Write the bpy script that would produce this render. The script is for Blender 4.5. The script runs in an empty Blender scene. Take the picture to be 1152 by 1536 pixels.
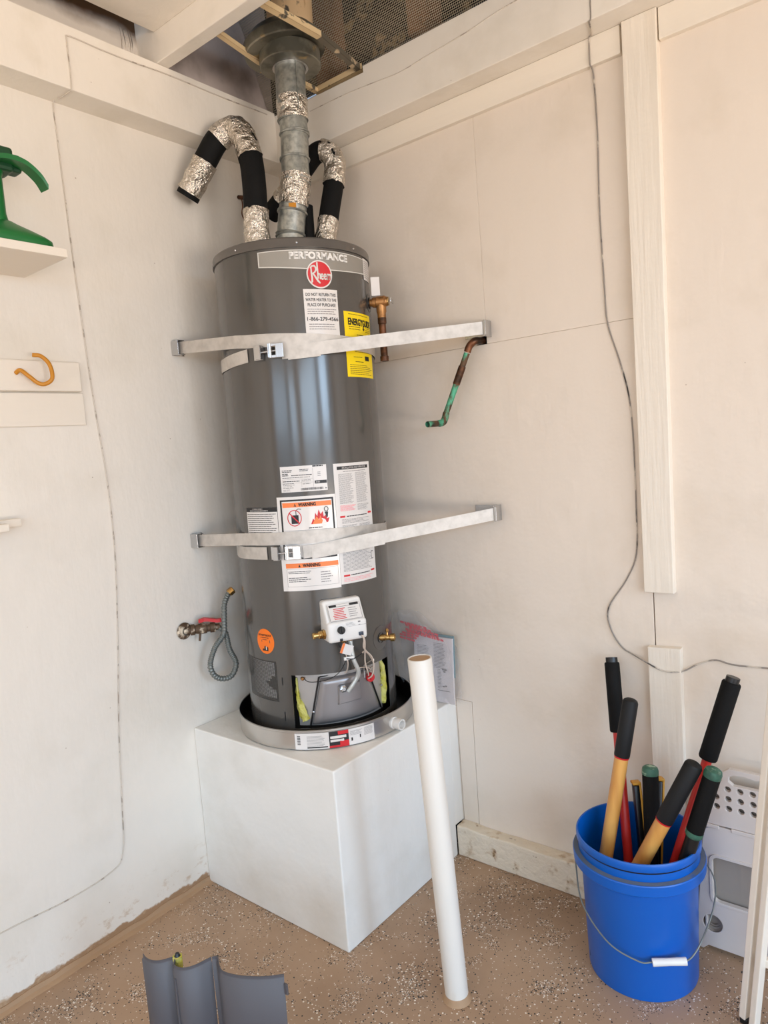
import bpy, bmesh, math, random
from mathutils import Vector, Matrix, noise
random.seed(7)
PI = math.pi
sc = bpy.context.scene
COL = sc.collection

# ------------------------------------------------------------------ camera
cd = bpy.data.cameras.new('camera'); cam = bpy.data.objects.new('camera', cd); COL.objects.link(cam)
cam.location = (1.83858, -1.816786, 1.317785)
cam.rotation_euler = tuple(math.radians(a) for a in (84.78657991, 4.39725244, 38.8106366))
cd.sensor_fit = 'VERTICAL'; cd.sensor_height = 36.0; cd.lens = 36.0 * 1059.4666 / 1536.0
cd.clip_start = 0.05
sc.camera = cam

# ------------------------------------------------------------------ light
sc.view_settings.view_transform = 'Standard'; sc.view_settings.look = 'None'
sc.view_settings.gamma = 1.0; sc.view_settings.use_curve_mapping = False
sc.view_settings.exposure = -0.41
sc.cycles.use_denoising = True
sc.cycles.max_bounces = 10; sc.cycles.diffuse_bounces = 6; sc.cycles.glossy_bounces = 5
sc.cycles.transparent_max_bounces = 16; sc.cycles.caustics_reflective = False; sc.cycles.caustics_refractive = False
sc.cycles.sample_clamp_indirect = 4.0

w = bpy.data.worlds.new('world'); sc.world = w; w.use_nodes = True
wn = w.node_tree.nodes; wl = w.node_tree.links
wn['Background'].inputs['Color'].default_value = (0.62, 0.78, 1.0, 1)
wn['Background'].inputs['Strength'].default_value = 1.0

def area(name, loc, target, sx, sy, power, color):
    l = bpy.data.lights.new(name, 'AREA'); l.shape = 'RECTANGLE'; l.size = sx; l.size_y = sy
    l.energy = power; l.color = color
    o = bpy.data.objects.new(name, l); COL.objects.link(o); o.location = loc
    o.rotation_euler = (Vector(target) - Vector(loc)).to_track_quat('-Z', 'Y').to_euler()
    return o
# the garage door opening is in the front wall (x = 4.2); beyond it sky, hazy sky to the side, and the sunlit driveway
area('bright_sky', (12.0, -2.9, 4.2), (0.3, -2.9, 1.0), 2.2, 5.0, 640, (0.52, 0.74, 1.0))
area('hazy_sky', (10.4, -9.8, 4.2), (1.0, -2.0, 1.0), 10.0, 5.2, 1750, (0.56, 0.77, 1.0))
area('sunlit_driveway', (9.8, -2.8, 0.01), (9.8, -2.8, 5.0), 8.0, 3.2, 1650, (1.0, 0.87, 0.75))
area('sunlit_drive_side', (8.4, -7.6, 0.01), (8.4, -7.6, 5.0), 5.6, 4.4, 1080, (1.0, 0.87, 0.75))
# cool and warm fill lamps, added outside a made-up doorway behind the camera
area('side_fill_cool', (2.0, -9.5, 4.0), (2.0, -4.0, 1.2), 5.0, 5.0, 480, (0.56, 0.77, 1.0))
area('side_fill_warm', (2.2, -7.6, 0.01), (2.2, -7.6, 5.0), 4.5, 4.5, 430, (1.0, 0.87, 0.75))

# ------------------------------------------------------------------ materials
def lin(c):
    return tuple(((v/255)/12.92 if v/255 <= 0.04045 else ((v/255+0.055)/1.055)**2.4) for v in c)
def mat(name, rgb, rough=0.5, metal=0.0, **k):
    m = bpy.data.materials.new(name); m.use_nodes = True
    nt = m.node_tree; b = nt.nodes['Principled BSDF']
    c = lin(rgb) + (1,)
    b.inputs['Base Color'].default_value = c
    b.inputs['Roughness'].default_value = rough; b.inputs['Metallic'].default_value = metal
    if 'spec' in k: b.inputs['Specular IOR Level'].default_value = k['spec']
    if 'coat' in k: b.inputs['Coat Weight'].default_value = k['coat']; b.inputs['Coat Roughness'].default_value = k.get('coat_rough', .1)
    tc = nt.nodes.new('ShaderNodeTexCoord')
    def mapping(sc_):
        mp = nt.nodes.new('ShaderNodeMapping'); mp.inputs['Scale'].default_value = sc_
        nt.links.new(tc.outputs['Object'], mp.inputs[0]); return mp.outputs[0]
    def nz(scale, detail=3, st=(1, 1, 1), rgh=.55):
        n = nt.nodes.new('ShaderNodeTexNoise'); n.inputs['Scale'].default_value = scale
        n.inputs['Detail'].default_value = detail; n.inputs['Roughness'].default_value = rgh
        nt.links.new(mapping(st), n.inputs['Vector']); return n.outputs['Fac']
    def ramp(src, lo, hi):
        r = nt.nodes.new('ShaderNodeMapRange'); r.inputs[1].default_value = lo; r.inputs[2].default_value = hi
        nt.links.new(src, r.inputs[0]); return r.outputs[0]
    def mix(fac, a, bb):
        x = nt.nodes.new('ShaderNodeMix'); x.data_type = 'RGBA'
        nt.links.new(fac, x.inputs[0])
        if isinstance(a, tuple): x.inputs[6].default_value = a
        else: nt.links.new(a, x.inputs[6])
        if isinstance(bb, tuple): x.inputs[7].default_value = bb
        else: nt.links.new(bb, x.inputs[7])
        return x.outputs[2]
    cur = c
    if 'var' in k:      # (rgb2, scale, lo, hi, stretch)
        for (rgb2, s, lo, hi, st) in k['var']:
            cur = mix(ramp(nz(s, 5, st), lo, hi), cur, lin(rgb2) + (1,))
        nt.links.new(cur, b.inputs['Base Color'])
    if 'bump' in k:     # list of (scale, stretch, strength, distance)
        prev = None
        for (s, st, strn, dist) in k['bump']:
            bp = nt.nodes.new('ShaderNodeBump'); bp.inputs['Strength'].default_value = strn; bp.inputs['Distance'].default_value = dist
            nt.links.new(nz(s, 4, st), bp.inputs['Height'])
            if prev: nt.links.new(prev, bp.inputs['Normal'])
            prev = bp.outputs[0]
        nt.links.new(prev, b.inputs['Normal'])
    m['h'] = 0
    return m, nt, b, dict(nz=nz, ramp=ramp, mix=mix, mapping=mapping, cur=cur)
def M(*a, **k): return mat(*a, **k)[0]

WB = [(7, (1, 1, 1), .3, .014), (60, (1, 1, .2), .2, .003), (26, (1, 1, .6), .15, .005)]
def wall_mat(name, rgb, seed, tanfoot=False, stain=False):
    m, nt, b, f = mat(name, rgb, .55, var=[((max(0, rgb[0]-14), max(0, rgb[1]-15), max(0, rgb[2]-18)), 2.3 + seed, .52, .8, (1, 1, 1))], bump=WB)
    cur = f['cur']
    v = nt.nodes.new('ShaderNodeTexVoronoi'); v.inputs['Scale'].default_value = 9 + seed
    nt.links.new(f['mapping']((1, 1, 1)), v.inputs['Vector'])
    cur = f['mix'](f['ramp'](v.outputs['Distance'], .022, .010), cur, lin((182, 168, 152)) + (1,))
    if tanfoot:
        sx = nt.nodes.new('ShaderNodeSeparateXYZ'); g = nt.nodes.new('ShaderNodeNewGeometry'); nt.links.new(g.outputs['Position'], sx.inputs[0])
        ad = nt.nodes.new('ShaderNodeMath'); ad.operation = 'MULTIPLY_ADD'
        nt.links.new(f['nz'](22, 5), ad.inputs[0]); ad.inputs[1].default_value = -.05; nt.links.new(sx.outputs['Z'], ad.inputs[2])
        cur = f['mix'](f['ramp'](ad.outputs[0], .006, .000), cur, lin((165, 132, 100)) + (1,))
        # scuffs just above the floor
        mu = nt.nodes.new('ShaderNodeMath'); mu.operation = 'MULTIPLY'
        nt.links.new(f['ramp'](sx.outputs['Z'], .16, .0), mu.inputs[0]); nt.links.new(f['ramp'](f['nz'](16, 6, (1, 1, 1.6), .7), .56, .66), mu.inputs[1])
        cur = f['mix'](mu.outputs[0], cur, lin((196, 170, 140)) + (1,))
    if stain:
        sx = nt.nodes.new('ShaderNodeSeparateXYZ'); g = nt.nodes.new('ShaderNodeNewGeometry'); nt.links.new(g.outputs['Position'], sx.inputs[0])
        ad = nt.nodes.new('ShaderNodeMath'); ad.operation = 'MULTIPLY_ADD'
        nt.links.new(f['nz'](9, 5), ad.inputs[0]); ad.inputs[1].default_value = .06; nt.links.new(sx.outputs['Z'], ad.inputs[2])
        cur = f['mix'](f['ramp'](ad.outputs[0], 2.55, 2.60), cur, lin((96, 66, 38)) + (1,))
    nt.links.new(cur, b.inputs['Base Color'])
    return m
M_WALL_L = wall_mat('painted_wall_left', (234, 227, 216), 0.3, tanfoot=True)
M_WALL_U = wall_mat('painted_wall_upper', (226, 216, 204), 0.9, stain=True)
M_WALL_R = wall_mat('painted_plywood', (229, 217, 203), 1.1)
M_PED = wall_mat('painted_plaster_plinth', (238, 236, 230), 2.0)
M_BEAM = wall_mat('painted_beam', (237, 230, 219), 3.0)
M_TRIM = M('painted_trim', (234, 225, 211), .5, var=[((220, 208, 190), 6, .5, .75, (1, 1, .12))], bump=[(90, (1, 1, .06), .45, .004), (8, (1, 1, 1), .2, .01)])
M_TRIMH = M('painted_trim_horizontal', (234, 225, 211), .5, bump=[(60, (.1, .1, 1), .35, .003), (8, (1, 1, 1), .2, .01)])
M_CURB = M('painted_curb', (224, 212, 192), .75, var=[((178, 148, 112), 17, .56, .68, (1, 1, 1)), ((120, 96, 70), 34, .66, .74, (1, 1, 1))], bump=[(28, (1, 1, 1), .7, .012), (90, (1, 1, 1), .4, .004)])
M_EAVE = M('mauve_grey_board', (204, 190, 184), .7, var=[((150, 136, 128), 6, .5, .75, (1, 1, 1))], bump=WB)
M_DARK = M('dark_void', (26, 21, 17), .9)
M_WOODOLD = M('old_brown_timber', (156, 112, 80), .85, var=[((72, 48, 32), 9, .45, .7, (1, 1, .2))], bump=[(60, (1, 1, .1), .5, .004)])
M_SHEATH = M('mottled_sheathing', (32, 24, 16), .9, var=[((160, 130, 90), 14, .53, .62, (1, 1, 1)), ((20, 15, 11), 40, .5, .6, (1, 1, 1))], bump=[(30, (1, 1, 1), .8, .02)])
M_WIREMESH = M('galvanised_wire_mesh', (214, 200, 174), .45, .3)

def floor_mat():
    m, nt, b, f = mat('epoxy_floor', (172, 142, 114), .42, var=[((148, 120, 95), 1.7, .45, .7, (1, 1, 1)), ((176, 148, 122), 4, .55, .8, (1, 1, 1))], bump=[(14, (1, 1, 1), .15, .008), (160, (1, 1, 1), .12, .002)])
    cur = f['cur']
    for scale, lo, hi, clusters, seedoff in ((170, .42, .34, (.50, .68), 0.0), (300, .46, .36, (.54, .66), 5.0)):
        mp = nt.nodes.new('ShaderNodeMapping'); mp.inputs['Location'].default_value = (seedoff, seedoff, 0)
        tc = nt.nodes.new('ShaderNodeTexCoord'); nt.links.new(tc.outputs['Object'], mp.inputs[0])
        v = nt.nodes.new('ShaderNodeTexVoronoi'); v.inputs['Scale'].default_value = scale; v.inputs['Randomness'].default_value = 1
        nt.links.new(mp.outputs[0], v.inputs['Vector'])
        chip = f['ramp'](v.outputs['Distance'], lo, hi)
        sep = nt.nodes.new('ShaderNodeSeparateColor'); nt.links.new(v.outputs['Color'], sep.inputs[0])
        cl = f['ramp'](f['nz'](7 if seedoff == 0 else 11, 4, (1, 1, 1), .6), clusters[0], clusters[1])
        th = nt.nodes.new('ShaderNodeMath'); th.operation = 'MULTIPLY_ADD'; nt.links.new(cl, th.inputs[0]); th.inputs[1].default_value = .78; th.inputs[2].default_value = .055
        lt = nt.nodes.new('ShaderNodeMath'); lt.operation = 'LESS_THAN'; nt.links.new(sep.outputs[0], lt.inputs[0]); nt.links.new(th.outputs[0], lt.inputs[1])
        mu = nt.nodes.new('ShaderNodeMath'); mu.operation = 'MULTIPLY'; nt.links.new(chip, mu.inputs[0]); nt.links.new(lt.outputs[0], mu.inputs[1])
        gt = nt.nodes.new('ShaderNodeMath'); gt.operation = 'GREATER_THAN'; nt.links.new(sep.outputs[1], gt.inputs[0]); gt.inputs[1].default_value = .56
        bw = f['mix'](gt.outputs[0], lin((36, 32, 30)) + (1,), lin((232, 224, 212)) + (1,))
        cur = f['mix'](mu.outputs[0], cur, bw)
    nt.links.new(cur, b.inputs['Base Color'])
    return m
M_FLOOR = floor_mat()

M_GREY = M('grey_enamel', (86, 83, 79), .2, .3, coat=.35, coat_rough=.1, bump=[(5, (1, 1, .12), .10, .02)])
M_GREYCAP = M('grey_enamel_cap', (100, 96, 92), .3, .3)
M_DOOR = M('grey_enamel_sheet', (88, 86, 90), .5, .1, bump=[(300, (1, 1, 1), .08, .001)])
M_BAND = M('pale_grey_print', (152, 149, 142), .25, .3)
M_LIGHTPRINT = M('light_print', (214, 212, 206), .3)
M_WHITEPAPER = M('white_sticker', (224, 220, 216), .3, coat=.5, coat_rough=.08)
M_BLACKINK = M('black_ink', (28, 27, 28), .5)
M_GREYINK = M('grey_ink', (128, 124, 124), .5)
M_REDINK = M('red_ink', (206, 28, 38), .45)
M_PINKINK = M('pink_ink', (238, 160, 165), .5)
M_ORANGE = M('orange_ink', (242, 130, 66), .45)
M_YELLOW = M('yellow_sticker', (248, 216, 8), .4)
M_ORSTICK = M('orange_sticker', (250, 120, 12), .4)
M_RED = M('red_badge', (206, 22, 34), .3, coat=.4)
M_WHITEP = M('white_plastic', (232, 230, 226), .35)
M_PVC = M('white_pvc', (226, 221, 212), .4, var=[((205, 190, 170), 9, .6, .78, (1, 1, .4)), ((120, 110, 100), 34, .72, .76, (1, 1, .3))], bump=[(12, (1, 1, .4), .2, .004)])
M_TAN = M('tan_epoxy', (170, 138, 106), .7, bump=[(60, (1, 1, 1), .5, .004)])
M_BRASS = M('brass', (200, 164, 104), .26, .95, var=[((140, 96, 44), 40, .5, .7, (1, 1, 1))])
M_BRASSOLD = M('dull_bronze', (176, 128, 80), .42, .85, var=[((110, 74, 42), 30, .5, .7, (1, 1, 1))], bump=[(70, (1, 1, 1), .3, .003)])
M_COPPER = M('dark_copper', (120, 78, 54), .45, .8, var=[((58, 44, 34), 20, .42, .62, (1, 1, 1))])
M_VERDI = M('verdigris_copper', (98, 74, 54), .6, .5, var=[((92, 172, 138), 34, .46, .54, (1, 1, .5)), ((44, 40, 34), 26, .55, .7, (1, 1, 1))])
M_STEEL = M('steel', (196, 196, 196), .25, .95)
M_GALVSTRAP = M('galvanised_strap', (206, 200, 192), .5, .3, var=[((186, 180, 172), 40, .4, .7, (1, 1, 1))], bump=[(45, (1, 1, 1), .12, .004)])
M_GALV = M('galvanised_duct', (182, 184, 178), .36, .75, var=[((142, 146, 142), 55, .42, .66, (1, 1, 1)), ((190, 190, 184), 30, .6, .8, (1, 1, .3))], bump=[(30, (1, 1, .4), .12, .004)])
M_PAN = M('aluminium_pan', (204, 200, 194), .3, .85, bump=[(20, (1, 1, .1), .15, .006)])
M_PANIN = M('black_pan_inside', (22, 21, 20), .3)
M_FOIL = M('crinkled_foil', (226, 218, 206), .17, 1.0, bump=[(55, (1, 1, 1), 1.0, .012), (150, (1, 1, 1), .8, .005), (18, (1, 1, 1), .7, .02)])
M_FOAM = M('black_foam', (9, 9, 9), .75, spec=.25, bump=[(240, (1, 1, 1), .35, .002)])
M_FLANGE = M('oily_galvanised', (140, 136, 122), .42, .55, var=[((196, 168, 120), 22, .62, .68, (1, 1, 1)), ((92, 90, 80), 9, .45, .6, (1, 1, 1))])
M_FLUE = M('peeling_cream_paint', (222, 190, 148), .6, var=[((92, 84, 74), 15, .58, .61, (1, 1, .6)), ((150, 96, 48), 22, .58, .68, (1, 1, .4)), ((70, 50, 34), 48, .66, .7, (1, 1, 1))], bump=[(25, (1, 1, 1), .4, .004)])
M_ANGLE = M('cream_angle_strip', (226, 200, 156), .55, var=[((96, 90, 80), 20, .6, .64, (1, 1, 1))])
M_ANGLEG = M('grey_angle_strip', (120, 112, 98), .5, .4, var=[((226, 204, 170), 18, .56, .6, (1, 1, 1))])
M_YINS = M('yellow_fibreglass', (212, 208, 122), .95, var=[((196, 190, 70), 50, .45, .65, (1, 1, 1))], bump=[(80, (1, 1, 1), 1, .01)])
M_CHAMBER = M('chamber_plate', (176, 172, 168), .38, .55, bump=[(6, (1, 1, 1), .1, .02)])
M_CHAMBER2 = M('chamber_door', (146, 142, 142), .3, .5)
M_BLACK = M('black_plastic', (18, 18, 19), .35)
M_BLUEBK = M('dark_connector', (40, 52, 70), .4)
M_WIRE_W = M('beige_wire', (206, 190, 176), .5)
M_WIRE_B = M('black_wire', (24, 22, 22), .5)
M_WIRE_P = M('painted_wire', (208, 198, 186), .5, var=[((164, 152, 140), 35, .55, .6, (1, 1, 1))])
M_WIRE_G = M('grey_wire', (142, 134, 126), .5, var=[((60, 54, 50), 9, .55, .6, (1, 1, 1)), ((205, 195, 182), 14, .55, .6, (1, 1, 1))])
M_FLEX = M('grey_flex_connector', (120, 124, 120), .4, .4)
M_VALVE = M('paint_spattered_valve', (92, 72, 54), .6, .4, var=[((214, 200, 178), 26, .52, .6, (1, 1, 1))])
M_REDP = M('red_plastic', (196, 26, 36), .4)
M_HOOK = M('orange_vinyl', (196, 130, 28), .4)
M_GREEN = M('green_plastic', (14, 108, 48), .36)
M_GREEND = M('dark_green_plastic', (10, 66, 34), .5)
M_BLUE = M('blue_plastic', (0, 92, 186), .36, bump=[(7, (1, 1, 1), .06, .01)])
M_DIRT = M('dusty_blue_grey', (94, 104, 118), .8, var=[((30, 92, 165), 14, .58, .66, (1, 1, 1))])
M_ASH = M('varnished_ash', (226, 168, 88), .42, coat=.2, var=[((198, 132, 62), 14, .5, .7, (1, 1, .1))])
M_RUBBER = M('dull_black_rubber', (20, 20, 21), .6, spec=.35, bump=[(200, (1, 1, 1), .15, .001)])
M_REDT = M('red_tube', (198, 44, 36), .35)
M_TEALEND = M('scuffed_green_end', (58, 104, 86), .5, var=[((168, 194, 170), 60, .55, .62, (1, 1, 1)), ((30, 70, 58), 30, .5, .7, (1, 1, 1))])
M_YEL = M('yellow_plastic', (214, 158, 50), .5)
M_STOOL = M('offwhite_plastic', (212, 202, 194), .42, bump=[(10, (1, 1, 1), .05, .01)])
M_STOOLG = M('taupe_plastic', (150, 140, 130), .5, bump=[(60, (1, .1, .05), .3, .003)])
M_FRAME = M('cream_frame', (234, 224, 210), .45, var=[((200, 184, 164), 8, .6, .75, (1, 1, .3))])
M_PAPER = M('manual_paper', (214, 208, 210), .6)
M_TEAL = M('teal_paper', (120, 144, 150), .6)
M_REDT2 = M('bag_red_print', (212, 112, 118), .5)
M_TUBE = M('zinc_tube', (206, 210, 208), .3, .5)
M_FOILBACK = M('silver_lining', (250, 250, 250), .5, .0)
def bag_mat():
    m = bpy.data.materials.new('clear_polythene'); m.use_nodes = True; nt = m.node_tree
    b = nt.nodes['Principled BSDF']; b.inputs['Base Color'].default_value = (.9, .88, .88, 1); b.inputs['Roughness'].default_value = .12
    tr = nt.nodes.new('ShaderNodeBsdfTransparent'); mx = nt.nodes.new('ShaderNodeMixShader'); mx.inputs[0].default_value = .22
    nt.links.new(tr.outputs[0], mx.inputs[1]); nt.links.new(b.outputs[0], mx.inputs[2]); nt.links.new(mx.outputs[0], nt.nodes['Material Output'].inputs[0])
    bp = nt.nodes.new('ShaderNodeBump'); n = nt.nodes.new('ShaderNodeTexNoise'); n.inputs['Scale'].default_value = 30; bp.inputs['Strength'].default_value = .8; bp.inputs['Distance'].default_value = .01
    nt.links.new(n.outputs['Fac'], bp.inputs['Height']); nt.links.new(bp.outputs[0], b.inputs['Normal'])
    return m
M_BAG = bag_mat()

# ------------------------------------------------------------------ helpers
ROOT = {}
def thing(name, label, cat, matrix=None, loc=None, group=None):
    o = bpy.data.objects.new(name, None); COL.objects.link(o); o.empty_display_size = .05
    if matrix is None: matrix = Matrix.Translation(loc)
    o.matrix_world = matrix; ROOT[o.name] = matrix
    o['label'] = label; o['category'] = cat
    if group: o['group'] = group
    return o
def obj(name, bm, m, parent=None, local=False, smooth=True, label=None, kind=None, sharp=35):
    bmesh.ops.recalc_face_normals(bm, faces=bm.faces)
    if isinstance(bm, bmesh.types.BMesh):
        if parent is not None and not local: bm.transform(ROOT[parent.name].inverted())
        me = bpy.data.meshes.new(name)
        for f in bm.faces: f.smooth = smooth
        if smooth:
            for e in bm.edges:
                if len(e.link_faces) == 2 and e.calc_face_angle(0) > math.radians(sharp): e.smooth = False
        bm.to_mesh(me); bm.free()
    o = bpy.data.objects.new(name, me); COL.objects.link(o)
    for mm in (m if isinstance(m, (list, tuple)) else [m]): me.materials.append(mm)
    if parent is not None:
        o.parent = parent; ROOT[o.name] = ROOT[parent.name]
    if label: o['label'] = label
    if kind: o['kind'] = kind
    return o
def structure(name, bm, m, parent=None, smooth=False, **k):
    o = obj(name, bm, m, parent, smooth=smooth, **k)
    if parent is None: o['kind'] = 'structure'; ROOT[o.name] = Matrix.Identity(4)
    return o
def solo(name, bm, m, label, cat, group=None, **k):
    o = obj(name, bm, m, **k); o['label'] = label; o['category'] = cat
    if group: o['group'] = group
    ROOT[o.name] = Matrix.Identity(4)
    return o
def B(): return bmesh.new()
def box(bm, lo, hi, bev=0, mi=0, mtx=None, seg=2):
    lo = Vector(lo); hi = Vector(hi)
    r = bmesh.ops.create_cube(bm, size=1.0)
    vs = r['verts']
    bmesh.ops.scale(bm, vec=hi - lo, verts=vs); bmesh.ops.translate(bm, vec=(lo + hi) / 2, verts=vs)
    fs = list({f for v in vs for f in v.link_faces})
    for f in fs: f.material_index = mi
    if bev:
        es = list({e for v in vs for e in v.link_edges})
        rr = bmesh.ops.bevel(bm, geom=es, offset=bev, segments=seg, profile=.5, affect='EDGES')
        vs = list({v for f in rr['faces'] for v in f.verts} | {v for v in vs if v.is_valid})
        for v in list(vs):
            for f in v.link_faces: f.material_index = mi
    if mtx is not None: bmesh.ops.transform(bm, matrix=mtx, verts=[v for v in vs if v.is_valid])
    return bm
def frames(pts):
    pts = [Vector(p) for p in pts]; n = len(pts); T = []
    for i in range(n):
        a = pts[max(0, i-1)]; b = pts[min(n-1, i+1)]; T.append((b - a).normalized())
    up = Vector((0, 0, 1)) if abs(T[0].z) < .9 else Vector((1, 0, 0))
    u = (up - T[0] * up.dot(T[0])).normalized(); F = []
    for t in T:
        u = (u - t * u.dot(t)).normalized(); F.append((t, u, t.cross(u)))
    return pts, F
def tube(bm, pts, r, seg=12, caps=True, mi=0, wob=None):
    pts, F = frames(pts); rings = []
    for i, (p, (t, u, v)) in enumerate(zip(pts, F)):
        rr = r[i] if isinstance(r, (list, tuple)) else r
        ring = []
        for k in range(seg):
            a = 2*PI*k/seg; q = rr
            if wob: q = rr + wob * noise.noise(Vector((p.x*45 + math.cos(a)*2.2, p.y*45 + math.sin(a)*2.2, p.z*45)))
            ring.append(bm.verts.new(p + (u*math.cos(a) + v*math.sin(a)) * q))
        rings.append(ring)
    for a, b in zip(rings, rings[1:]):
        for k in range(seg):
            f = bm.faces.new((a[k], a[(k+1) % seg], b[(k+1) % seg], b[k])); f.material_index = mi
    if caps:
        f = bm.faces.new(rings[0][::-1]); f.material_index = mi; f = bm.faces.new(rings[-1]); f.material_index = mi
    return bm
def lathe(bm, prof, seg=48, mtx=None, mi=0, closed=False):
    rings = []
    for (r, z) in prof:
        rings.append([bm.verts.new((r*math.cos(2*PI*k/seg), r*math.sin(2*PI*k/seg), z)) for k in range(seg)] if r > 1e-6 else [bm.verts.new((0, 0, z))])
    pairs = list(zip(rings, rings[1:])) + ([(rings[-1], rings[0])] if closed else [])
    for a, b in pairs:
        for k in range(seg):
            k2 = (k+1) % seg
            if len(a) == 1 and len(b) == 1: continue
            if len(a) == 1: f = bm.faces.new((a[0], b[k2], b[k]))
            elif len(b) == 1: f = bm.faces.new((a[k], a[k2], b[0]))
            else: f = bm.faces.new((a[k], a[k2], b[k2], b[k]))
            f.material_index = mi
    if mtx is not None: bmesh.ops.transform(bm, matrix=mtx, verts=[v for ring in rings for v in ring])
    return bm
def align(p, d):       # matrix placing local +Z along d at p
    return Matrix.Translation(Vector(p)) @ Vector(d).to_track_quat('Z', 'Y').to_matrix().to_4x4()
def catmull(pts, n=6, closed=False):
    P = [Vector(p) for p in pts]; out = []
    m = len(P)
    rng = range(m if closed else m-1)
    for i in rng:
        p0 = P[(i-1) % m] if closed or i > 0 else P[0]*2 - P[1]
        p1 = P[i]; p2 = P[(i+1) % m]
        p3 = P[(i+2) % m] if closed or i+2 < m else P[m-1]*2 - P[m-2]
        for k in range(n):
            t = k/n
            out.append(.5*((2*p1) + (p2-p0)*t + (2*p0-5*p1+4*p2-p3)*t*t + (3*p1-p0-3*p2+p3)*t**3))
    if not closed: out.append(P[-1])
    return out
def plate(polys, depth, mtx, n_bev=0):      # outline + holes, in 2-D, extruded to thickness
    cu = bpy.data.curves.new('tmp', 'CURVE'); cu.dimensions = '2D'; cu.fill_mode = 'BOTH'; cu.extrude = depth/2
    if n_bev: cu.bevel_depth = n_bev; cu.bevel_resolution = 1; cu.offset = -n_bev
    for poly in polys:
        s = cu.splines.new('POLY'); s.points.add(len(poly)-1); s.use_cyclic_u = True
        for p, q in zip(s.points, poly): p.co = (q[0], q[1], 0, 1)
    o = bpy.data.objects.new('tmp', cu); COL.objects.link(o)
    dg = bpy.context.evaluated_depsgraph_get(); dg.update()
    me = bpy.data.meshes.new_from_object(o.evaluated_get(dg)); bm = B(); bm.from_mesh(me); bpy.data.meshes.remove(me)
    bpy.data.objects.remove(o); bpy.data.curves.remove(cu)
    bmesh.ops.remove_doubles(bm, verts=bm.verts, dist=1e-6)
    if mtx is not None: bm.transform(mtx)
    return bm
def rrect(x0, y0, x1, y1, r, n=5):
    out = []
    for cx, cy, a0 in ((x1-r, y1-r, 0), (x0+r, y1-r, 90), (x0+r, y0+r, 180), (x1-r, y0+r, 270)):
        for k in range(n+1):
            a = math.radians(a0 + 90*k/n); out.append((cx + r*math.cos(a), cy + r*math.sin(a)))
    return out
def circ(cx, cy, r, n=20): return [(cx + r*math.cos(2*PI*k/n), cy + r*math.sin(2*PI*k/n)) for k in range(n)]
def text_tris(s):
    cu = bpy.data.curves.new('tmp', 'FONT'); cu.body = s; cu.resolution_u = 3
    o = bpy.data.objects.new('tmp', cu); COL.objects.link(o)
    dg = bpy.context.evaluated_depsgraph_get(); dg.update()
    me = bpy.data.meshes.new_from_object(o.evaluated_get(dg))
    v = [(p.co.x, p.co.y) for p in me.vertices]; f = [tuple(p.vertices) for p in me.polygons]
    bpy.data.meshes.remove(me); bpy.data.objects.remove(o); bpy.data.curves.remove(cu)
    return v, f
XZ = Matrix(((1, 0, 0, 0), (0, 0, -1, 0), (0, 1, 0, 0), (0, 0, 0, 1)))     # plane (x, y) -> world (x, z), thickness along y

# ================================================================== SETTING
# right wall: dark backing, plywood sheets with open joints
bm = B(); box(bm, (-.1, .014, 0), (4.25, .10, 2.445)); wall_r = structure('wall_right', bm, M_DARK)
def panel(poly):
    bm = plate([poly], .013, Matrix.Translation((0, .0065, 0)) @ XZ, .001); structure('panel', bm, M_WALL_R, wall_r)
panel([(0, 1.5926), (.752, 1.5926), (.752, 1.626), (.7868, 1.626), (.7868, 2.30), (0, 2.30)])
panel([(.7873, 1.5925), (1.229, 1.5925), (1.229, 2.30), (.7873, 2.30)])
panel([(0, .09), (.5925, .09), (.5925, .5045), (.654, .5025), (.651, .09), (1.229, .09), (1.229, 1.592), (0, 1.592)])
panel([(.5945, .09), (.6495, .09), (.6525, .5015), (.5945, .5035)])
panel([(1.2318, .09), (4.2, .09), (4.2, 2.30), (1.2318, 2.30)])
bm = B(); box(bm, (.593, -.046, 0), (4.2, .0, .098), .004)
bmesh.ops.subdivide_edges(bm, edges=[e for e in bm.edges if e.calc_length() > .5], cuts=90)
for v in bm.verts:
    if v.co.z > .02: v.co += Vector((0, -.003, .004)) * noise.noise(v.co * 9) + Vector((0, .002, .003)) * noise.noise(v.co * 40)
structure('baseboard_right', bm, M_CURB)
bm = B(); box(bm, (.09, -.016, 2.218), (1.212, -.0005, 2.2838), .0015); structure('trim_1', bm, M_TRIMH)
bm = B(); box(bm, (1.3025, -.016, 2.213), (4.2, -.0005, 2.2838), .0015); structure('trim_2', bm, M_TRIMH)
def board(pts, y0, y1):
    return plate([pts], abs(y1-y0), Matrix.Translation((0, (y0+y1)/2, 0)) @ XZ, .0015)
structure('trim_3', board([(1.215, .898), (1.288, .898), (1.300, 2.2835), (1.219, 2.2835)], -.022, 0), M_TRIM)
structure('trim_4', board([(1.216, .1), (1.294, .1), (1.298, .757), (1.2165, .753)], -.020, 0), M_TRIM)
# right header beam (notched near the corner)
bm = plate([[(.0, 2.2845), (4.2, 2.2845), (4.2, 2.446), (.474, 2.446), (.474, 2.428), (0, 2.436)]], .083, Matrix.Translation((0, -.0415, 0)) @ XZ, .002)
structure('trim_5', bm, M_BEAM)
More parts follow.
